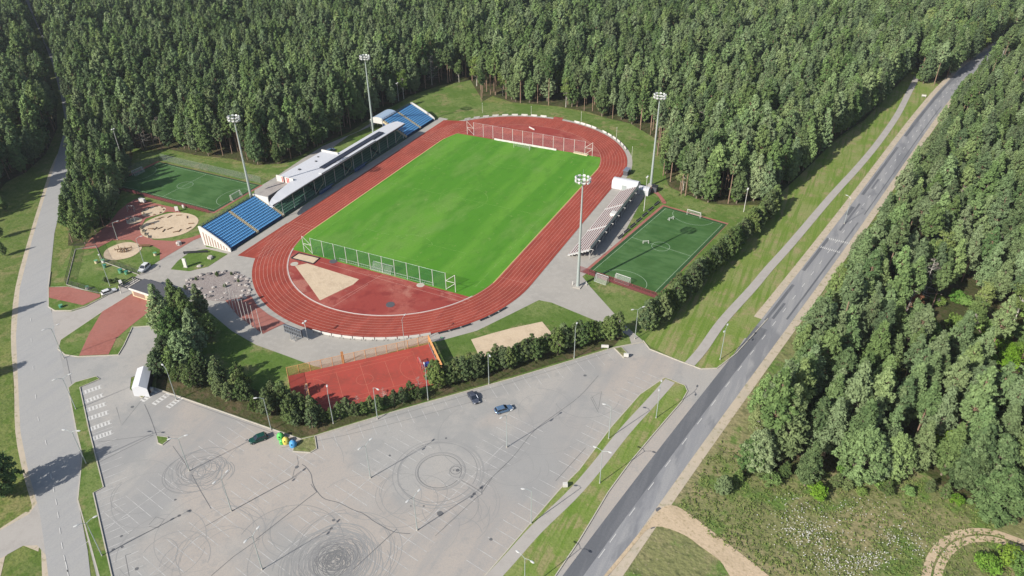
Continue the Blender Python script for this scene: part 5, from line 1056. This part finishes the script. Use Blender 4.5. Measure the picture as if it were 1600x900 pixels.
t=thing('sand_pit_cover','white slab cover at the right end of the far ball net','slab',(*G(908,241),0),-.1); MB().box(-3.2,3.2,-.9,.9,0,.5).build('slab',M['cream'],t); MB().box(-3.3,3.3,-1,1,0,.08).build('frame',M['galv'],t)
t=thing('water_jump_hurdle','white wedge beside the steeplechase pit on the far bend','hurdle',(*G(831,202),0),-.5); MB().box(-2,2,-.15,.15,.2,.7).build('beam',M['white_paint'],t); MB().box(-1.8,-1.6,-.3,.3,0,.2).build('foot',M['dark_grey'],t); MB().box(1.6,1.8,-.3,.3,0,.2).build('foot',M['dark_grey'],t)
t=thing('pit_frame','dark timber frame round the pale sand box near the left bend','frame',(*G(477,404),0)); pf=GP([(455,404),(467,396),(500,404),(490,413)]); cx_,cy_=G(477,404); b=MB()
for i in range(4):
    a=Vector(pf[i])-Vector((cx_,cy_)); c=Vector(pf[(i+1)%4])-Vector((cx_,cy_)); n=(c-a).normalized(); n=Vector((-n.y,n.x))*.14; b.poly([tuple(a-n),tuple(a+n),tuple(c+n),tuple(c-n)],.35,0)
b.build('timber',M['dark_metal'],t); 
for (u,v,l) in ((521,409,'dark lifted mat beside the near ball net'),(610,477,'dark round throwing ring on the near half-moon')): 
    t=thing('throwing_ring' if v>450 else 'dark_mat',l,'ring' if v>450 else 'mat',(*G(u,v),0)); 
    MB().tube((0,0,.05),(0,0,.2),1.35,1.3,n=20).build('disc',M['dark_grey'],t)
# ---------------------------------------------------------------- recycling igloos
for u,v,m_,l in ((439,685,'igloo_green','bright green recycling igloo, left of the yellow one'),(441,693,'igloo_green','smaller pale green recycling bin in front of the green igloo'),(447.5,692,'igloo_yellow','yellow recycling igloo between the green and the blue'),(458.5,697,'igloo_blue','blue recycling igloo beside the grass wedge')):
    x,y=G(u,v); s=.7 if v==693 else 1; t=thing('recycling_igloo',l,'recycling bin',(x,y,0),.4); b=MB(); n=14; rg=[(.78,0),(.86,.25),(.88,.8),(.78,1.25),(.52,1.6),(.2,1.78)]
    for r_,z in rg:
        for k in range(n): b.v.append((s*r_*math.cos(2*PI*k/n),s*r_*math.sin(2*PI*k/n),s*z))
    for i in range(len(rg)-1):
        for k in range(n): b.f.append([i*n+k,i*n+(k+1)%n,(i+1)*n+(k+1)%n,(i+1)*n+k]); b.mi.append(0)
    b.f.append([(len(rg)-1)*n+k for k in range(n)]); b.mi.append(0); b.build('shell',M[m_],t,smooth=True)
    MB().tube((0,-.86*s,1.15*s),(0,-.6*s,1.15*s),.17*s,n=8).build('slot',M['black_rubber'],t); MB().tube((0,0,1.75*s),(0,0,1.95*s),.1,n=6).build('lifting_eye',M['galv'],t)
# ---------------------------------------------------------------- cars
def car(u,v,rz,body,label,L=4.5,W=1.8,H=1.5,wagon=True,suv=False):
    x,y=G(u,v); t=thing('parked_car' if label.find('driving')<0 else 'car',label,'car',(x,y,0),rz); hl=L/2; cl=.32 if suv else .2; sh=H*.62
    # body: lofted sections along x (front +x)
    S=[(-hl,.45*H,.62,.84),(-hl+.12,.30*H,.60,.92),(-hl*.75,cl,sh,1.0),(0,cl,sh*1.0,1.0),(hl*.42,cl,sh*.97,1.0),(hl*.8,cl,sh*.86,.97),(hl-.08,.26*H,sh*.74,.86),(hl,.36*H,.62,.72)]
    def loft(S,mname,name,par=t):
        b=MB(); n=8
        for (x_,z0,z1,k) in S:
            w_=W/2*k; z1=z1 if z1>z0+.05 else z0+.12; c=.10
            for yy,zz in ((-w_+c,z0),(w_-c,z0),(w_,z0+c),(w_,z1-c*1.2),(w_-c*1.5,z1),(-w_+c*1.5,z1),(-w_,z1-c*1.2),(-w_,z0+c)): b.v.append((x_,yy,zz))
        for i in range(len(S)-1):
            for k in range(n): b.f.append([i*n+k,i*n+(k+1)%n,(i+1)*n+(k+1)%n,(i+1)*n+k]); b.mi.append(0)
        b.f.append(list(range(n))); b.f.append([(len(S)-1)*n+k for k in range(n)]); b.mi+=[0,0]; return b.build(name,M[mname],par,smooth=False,recalc=True)
    S=[(a,b_,max(c,b_+.25) if c<1 else c,k) for a,b_,c,k in S]; S=[(a,b_,(sh*.93 if i==0 else sh*.99 if i==1 else c),k) for i,(a,b_,c,k) in enumerate(S)]; S[-1]=(hl,.36*H,sh*.62,.72)
    bo=loft(S,body,'body')
    rear=-hl+.22 if wagon else -hl*.62; rt_=-hl+.55 if wagon else -hl*.38
    b=MB(); wb=W/2*.93; wt=W/2*.76; f0=hl*.42; f1=hl*.06
    c=[(rear,-wb,sh-.03),(f0,-wb,sh-.03),(f0,wb,sh-.03),(rear,wb,sh-.03),(rt_,-wt,H-.06),(f1,-wt,H-.06),(f1,wt,H-.06),(rt_,wt,H-.06)]; b.v=c; b.f=[[0,1,5,4],[1,2,6,5],[2,3,7,6],[3,0,4,7],[4,5,6,7]]; b.mi=[0]*5; b.build('windows',M['glass_dark'],t)
    b=MB(); b.v=[(rt_-.02,-wt-.02,H-.07),(f1+.03,-wt-.02,H-.07),(f1+.03,wt+.02,H-.07),(rt_-.02,wt+.02,H-.07),(rt_+.1,-wt+.12,H),(f1-.15,-wt+.12,H),(f1-.15,wt-.12,H),(rt_+.1,wt-.12,H)]; b.f=[[0,1,5,4],[1,2,6,5],[2,3,7,6],[3,0,4,7],[4,5,6,7]]; b.mi=[0]*5; b.build('roof',M[body],t)
    b=MB()
    for s in (-1,1):
        for (xa,za,xb,zb) in ((f0,sh,f1,H-.06),((f0+rear)/2,sh,(f1+rt_)/2,H-.06),(rear,sh,rt_,H-.06)): b.tube((xa,s*wb,za),(xb,s*(wt+.01),zb),.045,n=4)
    b.build('pillar',M[body],t)
    for sx in (-.62,.62):
        for s in (-1,1):
            w_=MB().tube((hl*sx,s*(W/2-.2),.33),(hl*sx,s*(W/2+.01),.33),.33,n=14).build('wheel',M['black_rubber'],t); MB().tube((hl*sx,s*(W/2),.33),(hl*sx,s*(W/2+.03),.33),.2,n=10).build('rim',M['silver'],w_)
    for s in (-1,1):
        MB().box(hl-.16,hl-.01,s*W*.33-.2,s*W*.33+.2,sh*.66,sh*.8).build('headlight',M['lamp_white'],t); MB().box(-hl-.01,-hl+.1,s*W*.38-.12,s*W*.38+.12,sh*.7,sh*.9).build('tail_light',M['red_light'],t)
        MB().box(f0-.35,f0-.15,s*(W/2+.02)-.09,s*(W/2+.02)+.09,sh*.98,sh*1.12).build('mirror',M[body],t)
    b=MB().box(hl-.02,hl+.02,-.5,.5,.36*H,.48*H).build('grille',M['dark_metal'],t); return t
def ang(a,b_): p=G(*a);q=G(*b_); return math.atan2(q[1]-p[1],q[0]-p[0])
car(226,422,ang((236,414),(217,430)),'car_white','white boxy off-road car on the drive above the gatehouse',4.7,1.95,1.95,True,True)
car(171,458,ang((160,461),(182,453)),'car_white','white hatchback parked by the fenced lawn left of the gatehouse',4.4,1.8,1.5,True)
car(740,624,ang((733,613),(746,632)),'car_grey','dark grey saloon nosed out from the north kerb of the car park',4.6,1.8,1.45,False)
car(787,642,ang((773,646),(803,637)),'car_blue','blue-grey estate car standing alone on the open car park asphalt',4.7,1.8,1.5,True)
car(110,231,ang((112,200),(106,262)),'car_dark','dark car driving on the left-hand road in the tree shade',4.5,1.8,1.5)
car(517,237,ang((500,246),(530,230)),'car_blue','grey-blue car parked at the wood edge behind the grandstand, the farther one',4.4,1.8,1.5); car(501,246,ang((500,246),(530,230)),'car_dark','dark car parked at the wood edge behind the grandstand, the nearer one',4.4,1.8,1.5)
car(404,688,ang((418,683),(393,692)),'dark_green','dark green car parked by the kerb left of the recycling igloos',4.3,1.85,1.55)
# ---------------------------------------------------------------- wild flowers and weeds in the meadow
rf_=random.Random(8); b=MB(); W_=[(1215,790),(1260,770),(1330,790),(1400,790),(1440,850),(1425,905),(1340,910),(1270,905),(1225,850)]
centers=[(1262,845,14),(1280,860,14),(1270,830,12),(1355,880,12),(1365,875,10),(1310,875,16),(1240,800,18),(1290,815,22),(1400,840,14),(1420,860,14),(1345,800,18),(1330,890,14),(1300,890,12),(1230,830,12)]
for k in range(800):
    c=rf_.choice(centers); u=rf_.gauss(c[0],c[2]*1.5); v=rf_.gauss(c[1],c[2]*.8); x,y=G(u,v); s=rf_.uniform(.04,.12); z=rf_.uniform(.3,.8)
    b.face([(x-s,y-s,z),(x+s,y-s*.6,z+rf_.uniform(-.05,.08)),(x+s*.7,y+s,z+.05),(x-s*.8,y+s*.8,z+.02)])
o=b.build('wildflowers',M['white_paint']); tag(o,'white wildflowers scattered over the rough meadow beside the dirt tracks','flowers',None,'stuff')
rt=random.Random(9); Q_=[]; L_t=[]
MD=[(1125,690),(1250,760),(1440,750),(1560,815),(1600,900),(1200,900),(1100,830),(1060,790)]
for k in range(3500):
    u=rt.uniform(1050,1600); v=rt.uniform(690,905)
    if not inside(u,v,MD): continue
    x,y=G(u,v); s=rt.uniform(.2,.55)
    if rt.random()<.5: s*=1.4
    clump(Q_,Vector((x,y,s*.4)),s,.8,6,.22,Vector((0,0,1)),rt.uniform(0,1))
me=crownmesh('weeds',Q_,L_t,M['weeds']); o=bpy.data.objects.new('weeds',me); COL.objects.link(o); tag(o,'rough weeds and tall grass covering the meadow beside the dirt tracks','weeds',None,'stuff')
# ---------------------------------------------------------------- the air
hz=bpy.data.materials.new('haze'); hz.use_nodes=True; n=hz.node_tree.nodes; l=hz.node_tree.links; n.remove(n['Principled BSDF']); pv=n.new('ShaderNodeVolumePrincipled'); pv.inputs['Color'].default_value=(.86,.9,.97,1); pv.inputs['Density'].default_value=.00008; pv.inputs['Anisotropy'].default_value=.2; l.new(pv.outputs[0],n['Material Output'].inputs['Volume'])
b=MB().box(-1500,1500,-600,1800,-1.5,132); o=b.build('haze',hz); tag(o,'thin even summer haze over the whole scene',None,None,'stuff')
SC.cycles.volume_bounces=0
